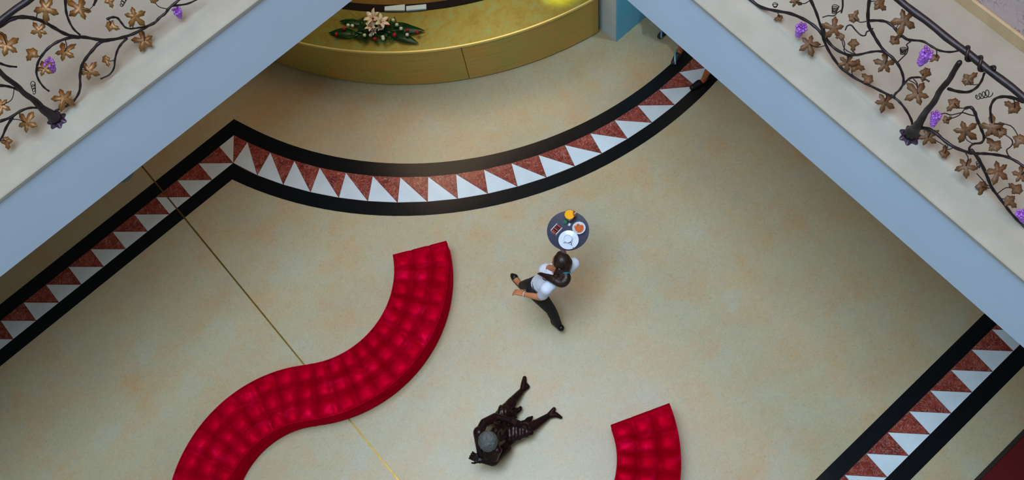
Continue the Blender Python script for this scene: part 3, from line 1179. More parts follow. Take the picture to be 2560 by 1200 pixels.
def blade(a, b, wd, name, m, zb=0.0, n=9):
    a, b = Vector(a), Vector(b)
    d = (b - a)
    L = d.length
    d.normalize()
    s_ = d.cross(Vector((0, 0, 1))).normalized()
    vs, fs = [], []
    for i in range(n):
        t = i / (n - 1)
        wv = wd * (math.sin(PI * (0.06 + 0.94 * t) ** 0.8)) + 0.001
        c = a.lerp(b, t) + Vector((0, 0, zb * math.sin(PI * t)))
        for z in (0.0015, -0.0015):
            vs += [c + s_ * wv + Vector((0, 0, 0.006 + z)), c + Vector((0, 0, z)), c - s_ * wv + Vector((0, 0, 0.006 + z))]
    for i in range(n - 1):
        k = i * 6
        fs += [(k, k + 1, k + 7, k + 6), (k + 1, k + 2, k + 8, k + 7), (k + 4, k + 3, k + 9, k + 10), (k + 5, k + 4, k + 10, k + 11),
               (k + 3, k, k + 6, k + 9), (k + 2, k + 5, k + 11, k + 8)]
    return put(name, MB().add(vs, fs), m, fl, smooth=True)


put('foam_base', MB().box(-0.16, 0.16, -0.05, 0.05, 0.0, 0.035, 0.01).xform(Euler((0, 0, -0.6)).to_matrix().to_4x4()), MT['fern'], fl)
for x0, y0, x1, y1, wd in ((760, 720, 180, 705, 0.062), (900, 520, 410, 455, 0.045), (1560, 640, 2240, 655, 0.062), (1480, 700, 2110, 930, 0.060), (1500, 560, 1990, 560, 0.04)):
    blade(g8(x0, y0, 0.03), g8(x1, y1, 0.02), wd, 'large_leaf', MT['darkleaf'], 0.02)
rnd = random.Random(3)
for k in range(26):
    cx, cy = 820 + 30 * k, 640 + 90 * math.sin(k * 2.1)
    an = k * 2.4
    blade(g8(cx, cy, 0.035), g8(cx + 190 * math.cos(an), cy + 120 * math.sin(an), 0.05), 0.022, 'small_leaf', MT['darkleaf'], 0.015, 6)
for k in range(84):
    u = rnd.uniform(0, 1)
    cx, cy = 760 + 900 * u, 640 + rnd.uniform(-150, 170)
    an = rnd.uniform(0, 2 * PI)
    ln = rnd.uniform(110, 230)
    x1, y1 = cx + ln * math.cos(an) * 1.3, cy + ln * math.sin(an)
    y1 = max(360, min(1010, y1))
    a, b = g8(cx, cy, 0.03), g8(x1, y1, rnd.uniform(0.02, 0.09))
    mb = MB()
    for q in range(7):
        t = 0.15 + q / 8
        c = a.lerp(b, t)
        d = (b - a).normalized()
        s_ = d.cross(Vector((0, 0, 1)))
        for sg in (-1, 1):
            e = c + (s_ * sg + d * 0.8) * 0.036 * (1.1 - t)
            mb.add([c + d * 0.004, c - d * 0.005, e - Vector((0, 0, 0.003)), e + d * 0.008 + Vector((0, 0, 0.001)), c + Vector((0, 0, -0.002))], [(0, 1, 2, 3), (3, 2, 4), (0, 3, 4), (1, 4, 2)])
    mb.tube([a, b], [0.0022, 0.001], 5)
    put('fern_frond', mb, MT['fern'], fl)
for x0, y0, xm, ym, x1, y1 in ((900, 430, 560, 400, 340, 250), (900, 440, 760, 360, 580, 215), (760, 440, 500, 410, 300, 430), (2000, 790, 2200, 780, 2330, 700)):
    put('trailing_stem', MB().tube(catmull([g8(x0, y0, 0.04), g8(xm, ym, 0.07), g8(x1, y1, 0.05)], 6), [0.0016] * 13, 5), MT['fern'], fl)


def carnation(x, y, z, r, m, name):
    mb = MB()
    c = g8(x, y, z)
    rr = random.Random(int(x + y))
    for k in range(16):
        a = k * 2.4
        t = k / 16
        d = Vector((math.cos(a) * (1 - t * 0.7), math.sin(a) * (1 - t * 0.7), 0.2 + t * 0.9))
        q = d.to_track_quat('Z', 'Y').to_matrix()
        mb.ball(c + d * r * 0.55, (r * 0.42, r * 0.5, r * 0.16), 7, 5, q)
    o = put(name, mb, m, fl, smooth=True)
    put('stem', MB().tube([c, Vector((c.x * 0.8, c.y * 0.8, 0.02))], 0.003, 5), MT['fern'], o)


for x, y in ((350, 730), (510, 615), (1450, 545), (1590, 750), (2080, 690), (1170, 830), (1420, 420), (1860, 650)):
    carnation(x, y, 0.07, 0.031 if x != 1590 else 0.038, MT['redflower'], 'red_flower')
for x, y in ((600, 540), (690, 552), (950, 752), (1080, 750), (1340, 790), (1350, 830), (1640, 530), (1730, 612), (1860, 742), (1560, 430)):
    carnation(x, y, 0.085, 0.031, MT['whiteflower'], 'white_flower')


def lily(x, y, z, r, seed):
    c = g8(x, y, z)
    o = None
    rr = random.Random(seed)
    head = MB().lathe([(0.004, -0.03), (0.010, -0.008), (0.007, 0.0)], c, 10)
    o = put('lily', head, MT['lily'], fl, smooth=True)
    tilt = Euler((rr.uniform(-0.4, 0.4), rr.uniform(-0.4, 0.4), rr.uniform(0, 2))).to_matrix()
    for k in range(6):
        a = k * PI / 3
        mb = MB()
        vs, fs = [], []
        n = 8
        for i in range(n):
            t = i / (n - 1)
            rad = r * t
            zz = 0.5 * r * math.sin(PI * 0.62 * t)
            wv = 0.23 * r * math.sin(PI * (0.08 + 0.9 * t)) + 0.001
            for th in (0.001, -0.001):
                for sg, lift in ((-1, 0.006), (0, 0), (1, 0.006)):
                    v = Vector((rad * math.cos(a) - sg * wv * math.sin(a), rad * math.sin(a) + sg * wv * math.cos(a), zz + lift + th))
                    vs.append(c + tilt @ v)
        for i in range(n - 1):
            k6 = i * 6
            fs += [(k6, k6 + 1, k6 + 7, k6 + 6), (k6 + 1, k6 + 2, k6 + 8, k6 + 7), (k6 + 4, k6 + 3, k6 + 9, k6 + 10), (k6 + 5, k6 + 4, k6 + 10, k6 + 11), (k6 + 3, k6, k6 + 6, k6 + 9), (k6 + 2, k6 + 5, k6 + 11, k6 + 8)]
        put('petal', mb.add(vs, fs), MT['lily'], o, smooth=True)
    mb = MB()
    for k in range(5):
        a = k * 1.26
        e = c + tilt @ Vector((0.02 * math.cos(a), 0.02 * math.sin(a), 0.06))
        mb.tube([c, e], 0.0012, 5)
        mb.ball(e, (0.004, 0.008, 0.004), 6, 4)
    put('stamens', mb, MT['darkred'], o)


lily(1150, 400, 0.14, 0.115, 1)
lily(1290, 490, 0.13, 0.105, 2)
lily(1110, 590, 0.12, 0.085, 3)
lily(1300, 620, 0.10, 0.060, 5)
lily(1160, 680, 0.09, 0.050, 4)
carnation(1130, 400, 0.20, 0.020, MT['redflower'], 'red_flower')

# ------------------------------------------------------------------ people
def foot_mb(heel, toe, zr=0.03, w_=0.042, ankle=None, ra=0.04):
    """a foot from heel to toe, world points on the sole line"""
    mb = MB()
    h, t = Vector(heel), Vector(toe)
    d = t - h
    mb.capsule(h + Vector((0, 0, 0.03)), h + d * 0.45 + Vector((0, 0, 0.034)), 0.030, 0.034, 12)
    mb.capsule(h + d * 0.45 + Vector((0, 0, 0.034)), h + d * 0.85 + Vector((0, 0, 0.024)), 0.036, 0.030, 12)
    s_ = Vector((-d.y, d.x, 0)).normalized()
    mb.capsule(h + d * 0.72 + s_ * 0.018 + Vector((0, 0, 0.022)), h + d * 0.86 - s_ * 0.014 + Vector((0, 0, 0.02)), 0.024, 0.022, 10)
    return mb


def hand(mb, wrist, direction, palm_n, size=1.0, curl=0.5, side=1):
    """palm, four unequal fingers and a thumb, bent towards the palm normal"""
    d = Vector(direction).normalized()
    n = Vector(palm_n)
    n = (n - d * n.dot(d)).normalized()
    s_ = d.cross(n) * side
    w0 = Vector(wrist)
    k0 = w0 + d * 0.085 * size
    for q in (-1.3, -0.45, 0.45, 1.3):
        mb.capsule(w0 + s_ * q * 0.012 * size, k0 + s_ * q * 0.021 * size, 0.017 * size, 0.0125 * size, 8)
    for q, ln in zip((-1.5, -0.5, 0.5, 1.5), (0.062, 0.074, 0.078, 0.07)):
        p = k0 + s_ * q * 0.020 * size
        dd = (d + s_ * q * 0.10).normalized()
        for seg, fr in enumerate((0.45, 0.32, 0.23)):
            ang = curl * (seg + 0.5)
            dir2 = dd * math.cos(ang) + n * math.sin(ang)
            e = p + dir2 * ln * fr * size * 1.05
            mb.capsule(p, e, (0.0095 - 0.001 * seg) * size, (0.0088 - 0.001 * seg) * size, 8)
            p = e
    t0 = w0 + d * 0.02 * size + s_ * 0.024 * size
    t1 = t0 + (d * 0.7 + s_ * 0.75 + n * 0.3).normalized() * 0.038 * size
    t2 = t1 + (d * 1.0 + s_ * 0.35 + n * 0.4).normalized() * 0.03 * size
    mb.capsule(t0, t1, 0.014 * size, 0.0105 * size, 8)
    mb.capsule(t1, t2, 0.0105 * size, 0.009 * size, 8)


def head_mb(mb, c, face, up=Vector((0, 0, 1)), s_=1.0):
    """skull, jaw, nose, ears; face = facing direction"""
    f = Vector(face).normalized()
    u = (Vector(up) - f * f.dot(Vector(up))).normalized()
    r = f.cross(u)
    R = Matrix((r, f, u)).transposed()
    c = Vector(c)
    mb.ball(c + R @ Vector((0, -0.012, 0.02)) * s_, (0.073 * s_, 0.090 * s_, 0.088 * s_), 18, 12, R)
    mb.ball(c + R @ Vector((0, 0.025, -0.05)) * s_, (0.054 * s_, 0.058 * s_, 0.062 * s_), 16, 10, R)
    mb.ball(c + R @ Vector((0, 0.066, -0.088)) * s_, (0.022 * s_, 0.02 * s_, 0.02 * s_), 12, 8, R)
    mb.capsule(c + R @ Vector((0, 0.078, 0.012)) * s_, c + R @ Vector((0, 0.103, -0.028)) * s_, 0.009 * s_, 0.014 * s_, 10)
    for q in (-1, 1):
        mb.ball(c + R @ Vector((q * 0.078, -0.008, -0.01)) * s_, (0.012 * s_, 0.020 * s_, 0.032 * s_), 10, 8, R)
        mb.ball(c + R @ Vector((q * 0.030, 0.070, 0.022)) * s_, (0.022 * s_, 0.016 * s_, 0.010 * s_), 10, 8, R)
        mb.ball(c + R @ Vector((q * 0.040, 0.048, -0.035)) * s_, (0.024 * s_, 0.024 * s_, 0.026 * s_), 10, 8, R)
    return R


def face_parts(c, R, root, s_=1.0):
    c = Vector(c)
    for q in (-1, 1):
        e = put('eye', local(MB().ball(c + R @ Vector((q * 0.031, 0.070, 0.002)) * s_, 0.0125 * s_, 12, 8), root), MT['eye'], root, smooth=True)
        put('iris', local(MB().ball(c + R @ Vector((q * 0.031, 0.0795, 0.002)) * s_, 0.0052 * s_, 8, 6), root), MT['iris'], e, smooth=True)
        put('eyebrow', local(MB().tube([c + R @ Vector((q * 0.014, 0.082, 0.026)) * s_, c + R @ Vector((q * 0.033, 0.079, 0.032)) * s_, c + R @ Vector((q * 0.052, 0.064, 0.026)) * s_], [0.0022, 0.0028, 0.0015], 6), root), MT['hair'], root)
    put('lips', local(MB().ball(c + R @ Vector((0, 0.084, -0.058)) * s_, (0.021 * s_, 0.008 * s_, 0.008 * s_), 12, 6, R), root), MT['lip'], root, smooth=True)


# the waitress, walking to the left with a tray on her raised right hand
wl = thing('person', 'person in white shirt and black trousers walking with a round tray, long dark ponytail', 'person', tuple(at(1345, 765, 0)))
Z3 = lambda x, y, z: at(x, y, z)
pel = Z3(1352, 713, 0.93)
waist = Z3(1364, 708, 1.08)
chest = Z3(1386, 688, 1.24)
neck0, neck1 = Z3(1396, 682, 1.37), Z3(1398, 668, 1.46)
hd = Z3(1402, 654, 1.545)
shR, shL = Z3(1434, 659, 1.33), Z3(1366, 722, 1.31)
facing = (at(1290, 640, 1.5) - at(1400, 668, 1.5)); facing.z = -0.25
tors = (at(1330, 630, 1.3) - at(1400, 690, 1.3)).normalized()
side = (shL - shR).normalized()
elL, wrL = Z3(1352, 744, 1.06), Z3(1309, 735, 0.99)
elR, wrR = Z3(1416, 664, 1.09), Z3(1404, 612, 1.33)
hipL, knL, anL = pel + side * 0.09, Z3(1377, 774, 0.50), Z3(1396, 812, 0.15)
hipR, knR, anR = pel - side * 0.09, Z3(1325, 709, 0.50), Z3(1304, 713, 0.10)
body = MB()
body.capsule(pel, waist, 0.115, 0.095).capsule(waist, chest, 0.095, 0.105).capsule(chest, neck0, 0.10, 0.055).capsule(neck0, neck1, 0.05, 0.046).capsule(neck1, hd, 0.045, 0.045)
body.capsule(shR, shL, 0.052, 0.052).capsule(hipL, hipR, 0.085, 0.085)
for a, b, c, r in ((shL, elL, wrL, 1), (shR, elR, wrR, 1)):
    body.capsule(a, b, 0.045, 0.036).capsule(b, b.lerp(c, 0.4), 0.036, 0.036).capsule(b.lerp(c, 0.4), c, 0.036, 0.024)
for h, k, a in ((hipL, knL, anL), (hipR, knR, anR)):
    body.capsule(h, k, 0.082, 0.05).capsule(k, k.lerp(a, 0.35), 0.05, 0.05).capsule(k.lerp(a, 0.35), a, 0.05, 0.032)
# feet
toeR, heelR = Z3(1281, 689, 0.0), Z3(1305, 718, 0.0)
fR = foot_mb(heelR, toeR)
body.add(fR.v, fR.f)
body.capsule(anR, heelR.lerp(toeR, 0.3) + Vector((0, 0, 0.045)), 0.032, 0.034)
heelL, toeL = Z3(1403, 822, 0.11), Z3(1381, 801, 0.005)
fd = (toeL - heelL)
body.capsule(anL, heelL + Vector((0, 0, 0.01)), 0.033, 0.03).capsule(heelL, heelL + fd * 0.6, 0.030, 0.034).capsule(heelL + fd * 0.6, toeL + Vector((0, 0, 0.025)), 0.034, 0.026)
body.capsule(chest, Z3(1368, 680, 1.20), 0.09, 0.075)
hand(body, wrL, Z3(1290, 730, 0.96) - wrL, Vector((0, 0, -1)) + side * 0.3, 0.98, 0.45, -1)
trayZ = 1.452
hand(body, wrR, Z3(1410, 574, 1.38) - wrR, Vector((0, 0, 1)), 0.98, 0.05, 1)
Rh = head_mb(body, hd, facing)
put('body', blob(local(body, wl), 0.0065, 5), MT['skin'], wl, smooth=True)
face_parts(hd, Rh, wl)
# shirt
sh = MB()
sh.capsule(pel.lerp(waist, 0.25), waist, 0.128, 0.112).capsule(waist, chest, 0.112, 0.122).capsule(chest, neck0 - Vector((0, 0, 0.035)), 0.118, 0.075)
sh.capsule(shR, shL, 0.066, 0.066)
sh.capsule(chest, Z3(1366, 678, 1.20), 0.105, 0.090)
sh.ball(chest + tors * 0.06 + side * 0.055, 0.068, 12, 8).ball(chest + tors * 0.06 - side * 0.055, 0.068, 12, 8)
for a, b in ((shL, elL), (shR, elR)):
    sh.capsule(a, a.lerp(b, 0.66), 0.068, 0.062, 16)
put('shirt', blob(local(sh, wl), 0.009, 4), MT['shirt'], wl, smooth=True)
# trousers
tr = MB()
tr.capsule(hipL, hipR, 0.100, 0.100).capsule(pel, waist, 0.118, 0.10)
for h, k, a in ((hipL, knL, anL), (hipR, knR, anR)):
    tr.capsule(h, k, 0.096, 0.062).capsule(k, k.lerp(a, 0.35), 0.062, 0.060).capsule(k.lerp(a, 0.35), k.lerp(a, 0.93), 0.060, 0.046)
put('trousers', blob(local(tr, wl), 0.009, 4), MT['trousers'], wl, smooth=True)
put('belt', local(MB().tube([waist.lerp(pel, 0.2) + (tors * math.cos(a) * 0.118 + side * math.sin(a) * 0.128) for a in [2 * PI * i / 24 for i in range(25)]], 0.008, 6), wl), MT['shoe'], wl)
# shoes: low-cut pumps, open over the instep
for q, (hl, to) in enumerate(((heelR, toeR), (heelL, toeL))):
    d = to - hl
    s_ = Vector((-d.y, d.x, 0)).normalized()
    up_ = Vector((0, 0, 1))
    mb = MB()
    sole = MB().capsule(hl + up_ * 0.010, hl + d * 0.75 + up_ * 0.010, 0.036, 0.043, 14)
    if q == 0:
        sole.v = [(x, y, min(z, 0.022)) for x, y, z in sole.v]
    mb.add(sole.v, sole.f)
    mb.capsule(hl - d * 0.02 + up_ * 0.034, hl + d * 0.08 + up_ * 0.03, 0.036, 0.034, 14)
    mb.capsule(hl + d * 0.78 + up_ * 0.024 - s_ * 0.003, hl + d * 0.92 + up_ * 0.022, 0.045, 0.034, 14)
    mb.capsule(hl + d * 0.90 + up_ * 0.020, hl + d * 1.03 + up_ * 0.016, 0.034, 0.022, 14)
    if q == 1:
        mb.capsule(hl + up_ * 0.04, hl + d * 0.6 + up_ * 0.035, 0.040, 0.042, 14)
    mb.v = [(x, y, max(z, 0.001)) for x, y, z in mb.v]
    put('shoe', blob(local(mb, wl), 0.006, 3), MT['shoe'], wl, smooth=True)
# bare chest in the neckline of the shirt
mb = MB()
mb.ball(Z3(1375, 672, 1.30), (0.045, 0.050, 0.034), 16, 10).capsule(Z3(1376, 672, 1.31), neck1, 0.038, 0.046)
put('neckline', blob(local(mb, wl), 0.007, 3), MT['skin'], wl, smooth=True)
# hair cap, ponytail, tie
hr = MB()
hr.ball(hd + Rh @ Vector((0, -0.036, 0.034)), (0.088, 0.094, 0.090), 18, 12, Rh)
hr.ball(hd + Rh @ Vector((0, -0.05, -0.02)), (0.076, 0.066, 0.085), 16, 10, Rh)
hr.capsule(hd + Rh @ Vector((0.05, -0.01, 0.055)), hd + Rh @ Vector((-0.05, -0.01, 0.055)), 0.045, 0.045)
tie = Z3(1415, 681, 1.50)
hr.capsule(hd + Rh @ Vector((0, -0.07, 0.0)), tie, 0.062, 0.036)
hr.capsule(hd + Rh @ Vector((-0.03, -0.05, -0.05)), Z3(1404, 690, 1.47), 0.055, 0.045).capsule(hd + Rh @ Vector((-0.05, -0.01, -0.02)), Z3(1392, 684, 1.46), 0.040, 0.036)
hr.ball(Z3(1400, 674, 1.50), 0.05, 12, 8)
tail = catmull([tie, Z3(1415, 697, 1.47), Z3(1404, 707, 1.45), Z3(1386, 700, 1.445), Z3(1368, 692, 1.41), Z3(1352, 685, 1.36), Z3(1344, 684, 1.30)], 3)
tr_ = [0.034, 0.042, 0.050, 0.054, 0.056, 0.056, 0.054, 0.052, 0.050, 0.047, 0.044, 0.040, 0.035, 0.027, 0.024, 0.02, 0.016, 0.012, 0.008]
for i in range(len(tail) - 1):
    hr.capsule(tail[i], tail[i + 1], tr_[i], tr_[i + 1], 10)
put('hair', blob(local(hr, wl), 0.008, 3), MT['hair'], wl, smooth=True)
dt = (tail[1] - tail[0]).normalized()
mb = MB()
uu = dt.cross(Vector((0, 0, 1))).normalized()
vv = dt.cross(uu)
mb.tube([tie + (uu * math.cos(a) + vv * math.sin(a)) * 0.038 for a in [2 * PI * i / 20 for i in range(21)]], 0.011, 8)
put('hair_tie', local(mb, wl), MT['teal'], wl, smooth=True, label='teal hair tie')
cord = catmull([Z3(1361, 690, 1.385), Z3(1357, 695, 1.38), Z3(1362, 700, 1.385), Z3(1370, 699, 1.40), Z3(1374, 703, 1.40), Z3(1380, 706, 1.40)], 4)
put('cord', local(MB().tube(cord, 0.005, 6), wl), MT['shoe'], wl, smooth=True, label='thin black neck cord')
dt = (wrL - elL).normalized()
uu = dt.cross(Vector((0, 0, 1))).normalized()
vv = dt.cross(uu)
put('bracelet', local(MB().tube([wrL - dt * 0.01 + (uu * math.cos(a) + vv * math.sin(a)) * 0.029 for a in [2 * PI * i / 20 for i in range(21)]], 0.004, 6), wl), MT['china'], wl, smooth=True)

# two people under the right gallery, of whom only the feet show
def standing(pairs, label, lower, upper, shoe, strap, hcol, lean=(0.0, 0.0)):
    heels = [at(*p[0], 0) for p in pairs]
    toes = [at(*p[1], 0) for p in pairs]
    mid = (heels[0] + heels[1]) / 2
    root = thing('person', label, 'person', tuple(mid))
    fdir = ((toes[0] - heels[0]) + (toes[1] - heels[1])).normalized()
    sd = Vector((-fdir.y, fdir.x, 0))
    if (heels[0] - heels[1]).dot(sd) < 0:
        sd = -sd
    pv = mid + Vector((lean[0], lean[1], 0.92))
    ch = pv + Vector((0, 0, 0.36))
    nk = ch + Vector((0, 0, 0.16))
    he = nk + Vector((0, 0, 0.17)) + fdir * 0.02
    mb = MB()
    mb.capsule(pv, ch, 0.12, 0.12).capsule(ch, nk, 0.10, 0.05).capsule(nk, he, 0.05, 0.05)
    sL, sR = ch + sd * 0.17 + Vector((0, 0, 0.07)), ch - sd * 0.17 + Vector((0, 0, 0.07))
    mb.capsule(sL, sR, 0.055, 0.055)
    arms = []
    for s0, sg in ((sL, 1), (sR, -1)):
        e = s0 + sd * sg * 0.06 + Vector((0, 0, -0.28)) - fdir * 0.02
        w_ = e + Vector((0, 0, -0.22)) + fdir * 0.10
        mb.capsule(s0, e, 0.045, 0.037).capsule(e, w_, 0.036, 0.025)
        hand(mb, w_, Vector((0, 0, -1)) + fdir * 0.3, -sd * sg, 1.0, 0.35, sg)
        arms.append((s0, e))
    legs = []
    for h, t, sg in ((heels[0], toes[0], 1), (heels[1], toes[1], -1)):
        a = h.lerp(t, 0.22) + Vector((0, 0, 0.09))
        hp = pv + sd * sg * 0.09
        k = hp.lerp(a, 0.5) + fdir * 0.02
        mb.capsule(hp, k, 0.085, 0.052).capsule(k, k.lerp(a, 0.35), 0.052, 0.052).capsule(k.lerp(a, 0.35), a, 0.052, 0.034)
        q = foot_mb(h, t)
        mb.add(q.v, q.f)
        mb.capsule(a, h.lerp(t, 0.25) + Vector((0, 0, 0.04)), 0.034, 0.034)
        legs.append((hp, k, a))
    R = head_mb(mb, he, fdir)
    put('body', blob(local(mb, root), 0.008, 4), MT['skin_tan'], root, smooth=True)
    face_parts(he, R, root)
    mb = MB()
    mb.capsule(pv, ch, 0.135, 0.135).capsule(ch, nk - Vector((0, 0, 0.05)), 0.12, 0.08).capsule(sL, sR, 0.07, 0.07)
    for s0, e in arms:
        mb.capsule(s0, s0.lerp(e, 0.6), 0.062, 0.055)
    put('shirt', blob(local(mb, root), 0.011, 4), upper, root, smooth=True)
    mb = MB()
    for hp, k, a in legs:
        mb.capsule(hp, k.lerp(a, 0.25), 0.10, 0.075)
    mb.capsule(pv + sd * 0.08, pv - sd * 0.08, 0.11, 0.11)
    put('shorts', blob(local(mb, root), 0.011, 4), lower, root, smooth=True)
    mb = MB()
    mb.ball(he + R @ Vector((0, -0.026, 0.03)), (0.086, 0.094, 0.092), 16, 10, R)
    put('hair', blob(local(mb, root), 0.009, 3), hcol, root, smooth=True)
    for h, t in zip(heels, toes):
        d = t - h
        s_ = Vector((-d.y, d.x, 0)).normalized()
        mb = MB()
        mb.capsule(h + Vector((0, 0, 0.026)), h + d * 0.4 + Vector((0, 0, 0.02)), 0.036, 0.032)
        mb.capsule(h + d * 0.5 + Vector((0, 0, 0.032)), h + d * 0.9 + Vector((0, 0, 0.026)), 0.046, 0.036)
        mb.capsule(h + d * 0.2 + Vector((0, 0, 0.015)), h + d * 0.8 + Vector((0, 0, 0.015)), 0.032, 0.032)
        mb2 = MB().add([(x, y, max(z, 0.0)) for x, y, z in mb.v], mb.f)
        so = put('shoe', blob(local(mb2, root), 0.006, 3), shoe, root, smooth=True)
        if strap:
            pts = [h + d * t_ + s_ * x * 0.043 + Vector((0, 0, z)) for t_, x, z in ((0.15, -1, 0.03), (0.4, -1.05, 0.05), (0.62, -0.5, 0.068), (0.85, 0.3, 0.058), (0.95, 0.75, 0.03))]
            put('strap', local(MB().tube(catmull(pts, 4), 0.013, 8), root), strap, so, smooth=True)
    return root


standing([((1706, 122), (1681, 163)), ((1672, 72), (1647, 96))][::1], 'person in dark shoes with silver straps, only feet showing under the right gallery',
         MT['beige_cloth'], MT['shirt'], MT['grey_shoe'], MT['silver'], MT['hair'])
standing([((1768, 198), (1726, 224)), ((1812, 140), (1775, 165))], 'person in black shoes with bare ankle, standing on the border under the right gallery',
         MT['navy'], MT['navy'], MT['shoe'], None, MT['hair'])

# ------------------------------------------------------------------ tray and what is on it
tc_ = at(1420, 577, 1.46)
TR_ = 0.222
tray = put('serving_tray', MB().lathe([(0.20, 0.0), (TR_ - 0.004, 0.004), (TR_, 0.0092), (TR_ - 0.005, 0.0092), (TR_ - 0.012, 0.008), (0.001, 0.007)], n=64), MT['tray'],
           smooth=0.6, label='round dark slate serving tray carried by the walking person', cat='tray', loc=(tc_.x, tc_.y, 1.452))
tz = 1.4597
T9 = lambda x, y, z=0.0: at(1350 + x / 9.23, 510 + y / 9.23, tz + z)
# juice
jp = T9(690, 335)
jg = thing('juice_glass', 'glass of orange juice with a slice on its rim, on the dark tray', 'glass', (jp.x, jp.y, tz))
put('glass', MB().lathe([(0.036, 0.0), (0.038, 0.004), (0.056, 0.125), (0.0545, 0.125), (0.0525, 0.112), (0.0365, 0.012), (0.001, 0.010)], n=32), MT['glass'], jg, smooth=0.7)
put('juice', MB().lathe([(0.034, 0.0115), (0.0518, 0.116), (0.051, 0.1168), (0.001, 0.1168)], n=32), MT['juice'], jg, smooth=0.7)
sl = MB().lathe([(0.001, -0.003), (0.030, -0.003), (0.032, 0.0), (0.030, 0.003), (0.001, 0.003)], n=24)
sl.xform(Matrix.Translation((0.042, -0.028, 0.125)) @ Euler((1.1, 0.3, 0.6)).to_matrix().to_4x4())
put('orange_slice', sl, MT['slice'], jg, smooth=0.7)
put('straw', MB().tube([(0.0, 0.0, 0.015), (0.052, -0.044, 0.165)], 0.0035, 8), MT['china'], jg, smooth=True)
# saucer with cup and spoon
sp = T9(660, 840)
sa = put('saucer', MB().lathe([(0.055, 0.0), (0.06, 0.003), (0.100, 0.013), (0.106, 0.017), (0.100, 0.016), (0.058, 0.008), (0.03, 0.006), (0.001, 0.006)], n=48), MT['china'],
         smooth=0.7, label='white saucer under the cup on the dark tray', cat='saucer', loc=(sp.x, sp.y, tz))
cp = T9(645, 838)
cu = thing('cup', 'small white china cup on the saucer', 'cup', (cp.x, cp.y, tz + 0.0068))
put('cup_body', MB().lathe([(0.022, 0.0), (0.026, 0.003), (0.040, 0.03), (0.044, 0.052), (0.0415, 0.052), (0.037, 0.032), (0.02, 0.008), (0.001, 0.007)], n=32), MT['china'], cu, smooth=0.7)
put('milk_foam', MB().lathe([(0.030, 0.02), (0.0385, 0.0405), (0.034, 0.045), (0.001, 0.047)], n=28), MT['china'], cu, smooth=0.7)
put('handle', MB().tube(catmull([(-0.040, 0.0, 0.042), (-0.058, 0.002, 0.038), (-0.056, 0.002, 0.02), (-0.036, 0.0, 0.016)], 5), 0.004, 8), MT['china'], cu, smooth=True)
a, b = T9(700, 900, 0.022), T9(775, 1020, 0.024)
so = thing('spoon', 'steel teaspoon lying across the saucer rim', 'spoon', tuple((a + b) / 2))
put('spoon_bowl', local(MB().ball(a, (0.012, 0.018, 0.004), 14, 8), so), MT['steel'], so, smooth=True)
put('spoon_handle', local(MB().tube([a, a.lerp(b, 0.5) + Vector((0, 0, 0.003)), b + (b - a) * 0.2], [0.0035, 0.003, 0.0045], 8), so), MT['steel'], so, smooth=True)
# bowl of snacks
bp = T9(900, 575)
bo = thing('snack_bowl', 'round white bowl of orange snacks on the dark tray', 'bowl', (bp.x, bp.y, tz))
put('bowl', MB().lathe([(0.032, 0.0), (0.036, 0.002), (0.060, 0.022), (0.070, 0.032), (0.067, 0.033), (0.056, 0.024), (0.03, 0.008), (0.001, 0.007)], n=40), MT['china'], bo, smooth=0.7)
mb = MB()
rnd = random.Random(5)
for k in range(70):
    a = rnd.uniform(0, 2 * PI)
    r = 0.046 * math.sqrt(rnd.random())
    mb.ball((r * math.cos(a), r * math.sin(a), 0.021 + rnd.uniform(0, 0.010)), (0.010, 0.007, 0.006), 8, 5, Euler((rnd.uniform(-1, 1), rnd.uniform(-1, 1), a)).to_matrix())
mb.ball((0, 0, 0.012), (0.045, 0.045, 0.011), 16, 8)
put('snacks', mb, MT['orange'], bo, smooth=True, kind='stuff')
# rectangular glass holder with wrapped sticks
hp = T9(385, 610)
an = math.atan2(*(T9(500, 480) - T9(260, 740)).yx)
ho = thing('sachet_holder', 'rectangular glass holder with red and brown sachets on the dark tray', 'holder', (hp.x, hp.y, tz))
ho.rotation_euler = (0, 0, an)
put('holder_base', MB().box(-0.055, 0.055, -0.032, 0.032, 0, 0.006, 0.002), MT['steel'], ho)
for sg in (-1, 1):
    put('side_plate', MB().box(-0.05, 0.05, sg * 0.035 - 0.004, sg * 0.035 + 0.004, 0.0, 0.05, 0.002), MT['china'], ho)
for k in range(7):
    x = -0.046 + 0.015 * k
    m_ = MT['brown'] if k in (2, 4) else MT['redplast']
    put('sachet', MB().box(x - 0.005, x + 0.005, -0.026, 0.026, 0.0065, 0.058 - 0.004 * (k % 3), 0.002).xform(Euler((0, 0.12 * (k % 3 - 1), 0)).to_matrix().to_4x4()), m_, ho)
# a green sprig and a folded paper napkin
gp = T9(580, 425)
gs = thing('green_sprig', 'small bright green sprig beside the juice glass', 'garnish', (gp.x, gp.y, tz))
for k in range(6):
    a = k * 1.05
    mb = MB()
    d = Vector((math.cos(a), math.sin(a), 0.35)).normalized()
    mb.ball(d * 0.013 + Vector((0, 0, 0.008)), (0.012, 0.007, 0.0025), 8, 5, Euler((0, -0.35, a)).to_matrix())
    put('leaf', mb, MT['green'], gs, smooth=True)
np_ = T9(680, 478)
mb = MB().box(-0.015, 0.015, -0.012, 0.012, 0, 0.008, 0.002)
mb.box(-0.012, 0.013, -0.011, 0.010, 0.0085, 0.014, 0.002)
put('sugar_packet', mb.xform(Euler((0, 0, an + 0.3)).to_matrix().to_4x4()), MT['china'], label='small white sugar packets by the green sprig', cat='sugar', loc=(np_.x, np_.y, tz))

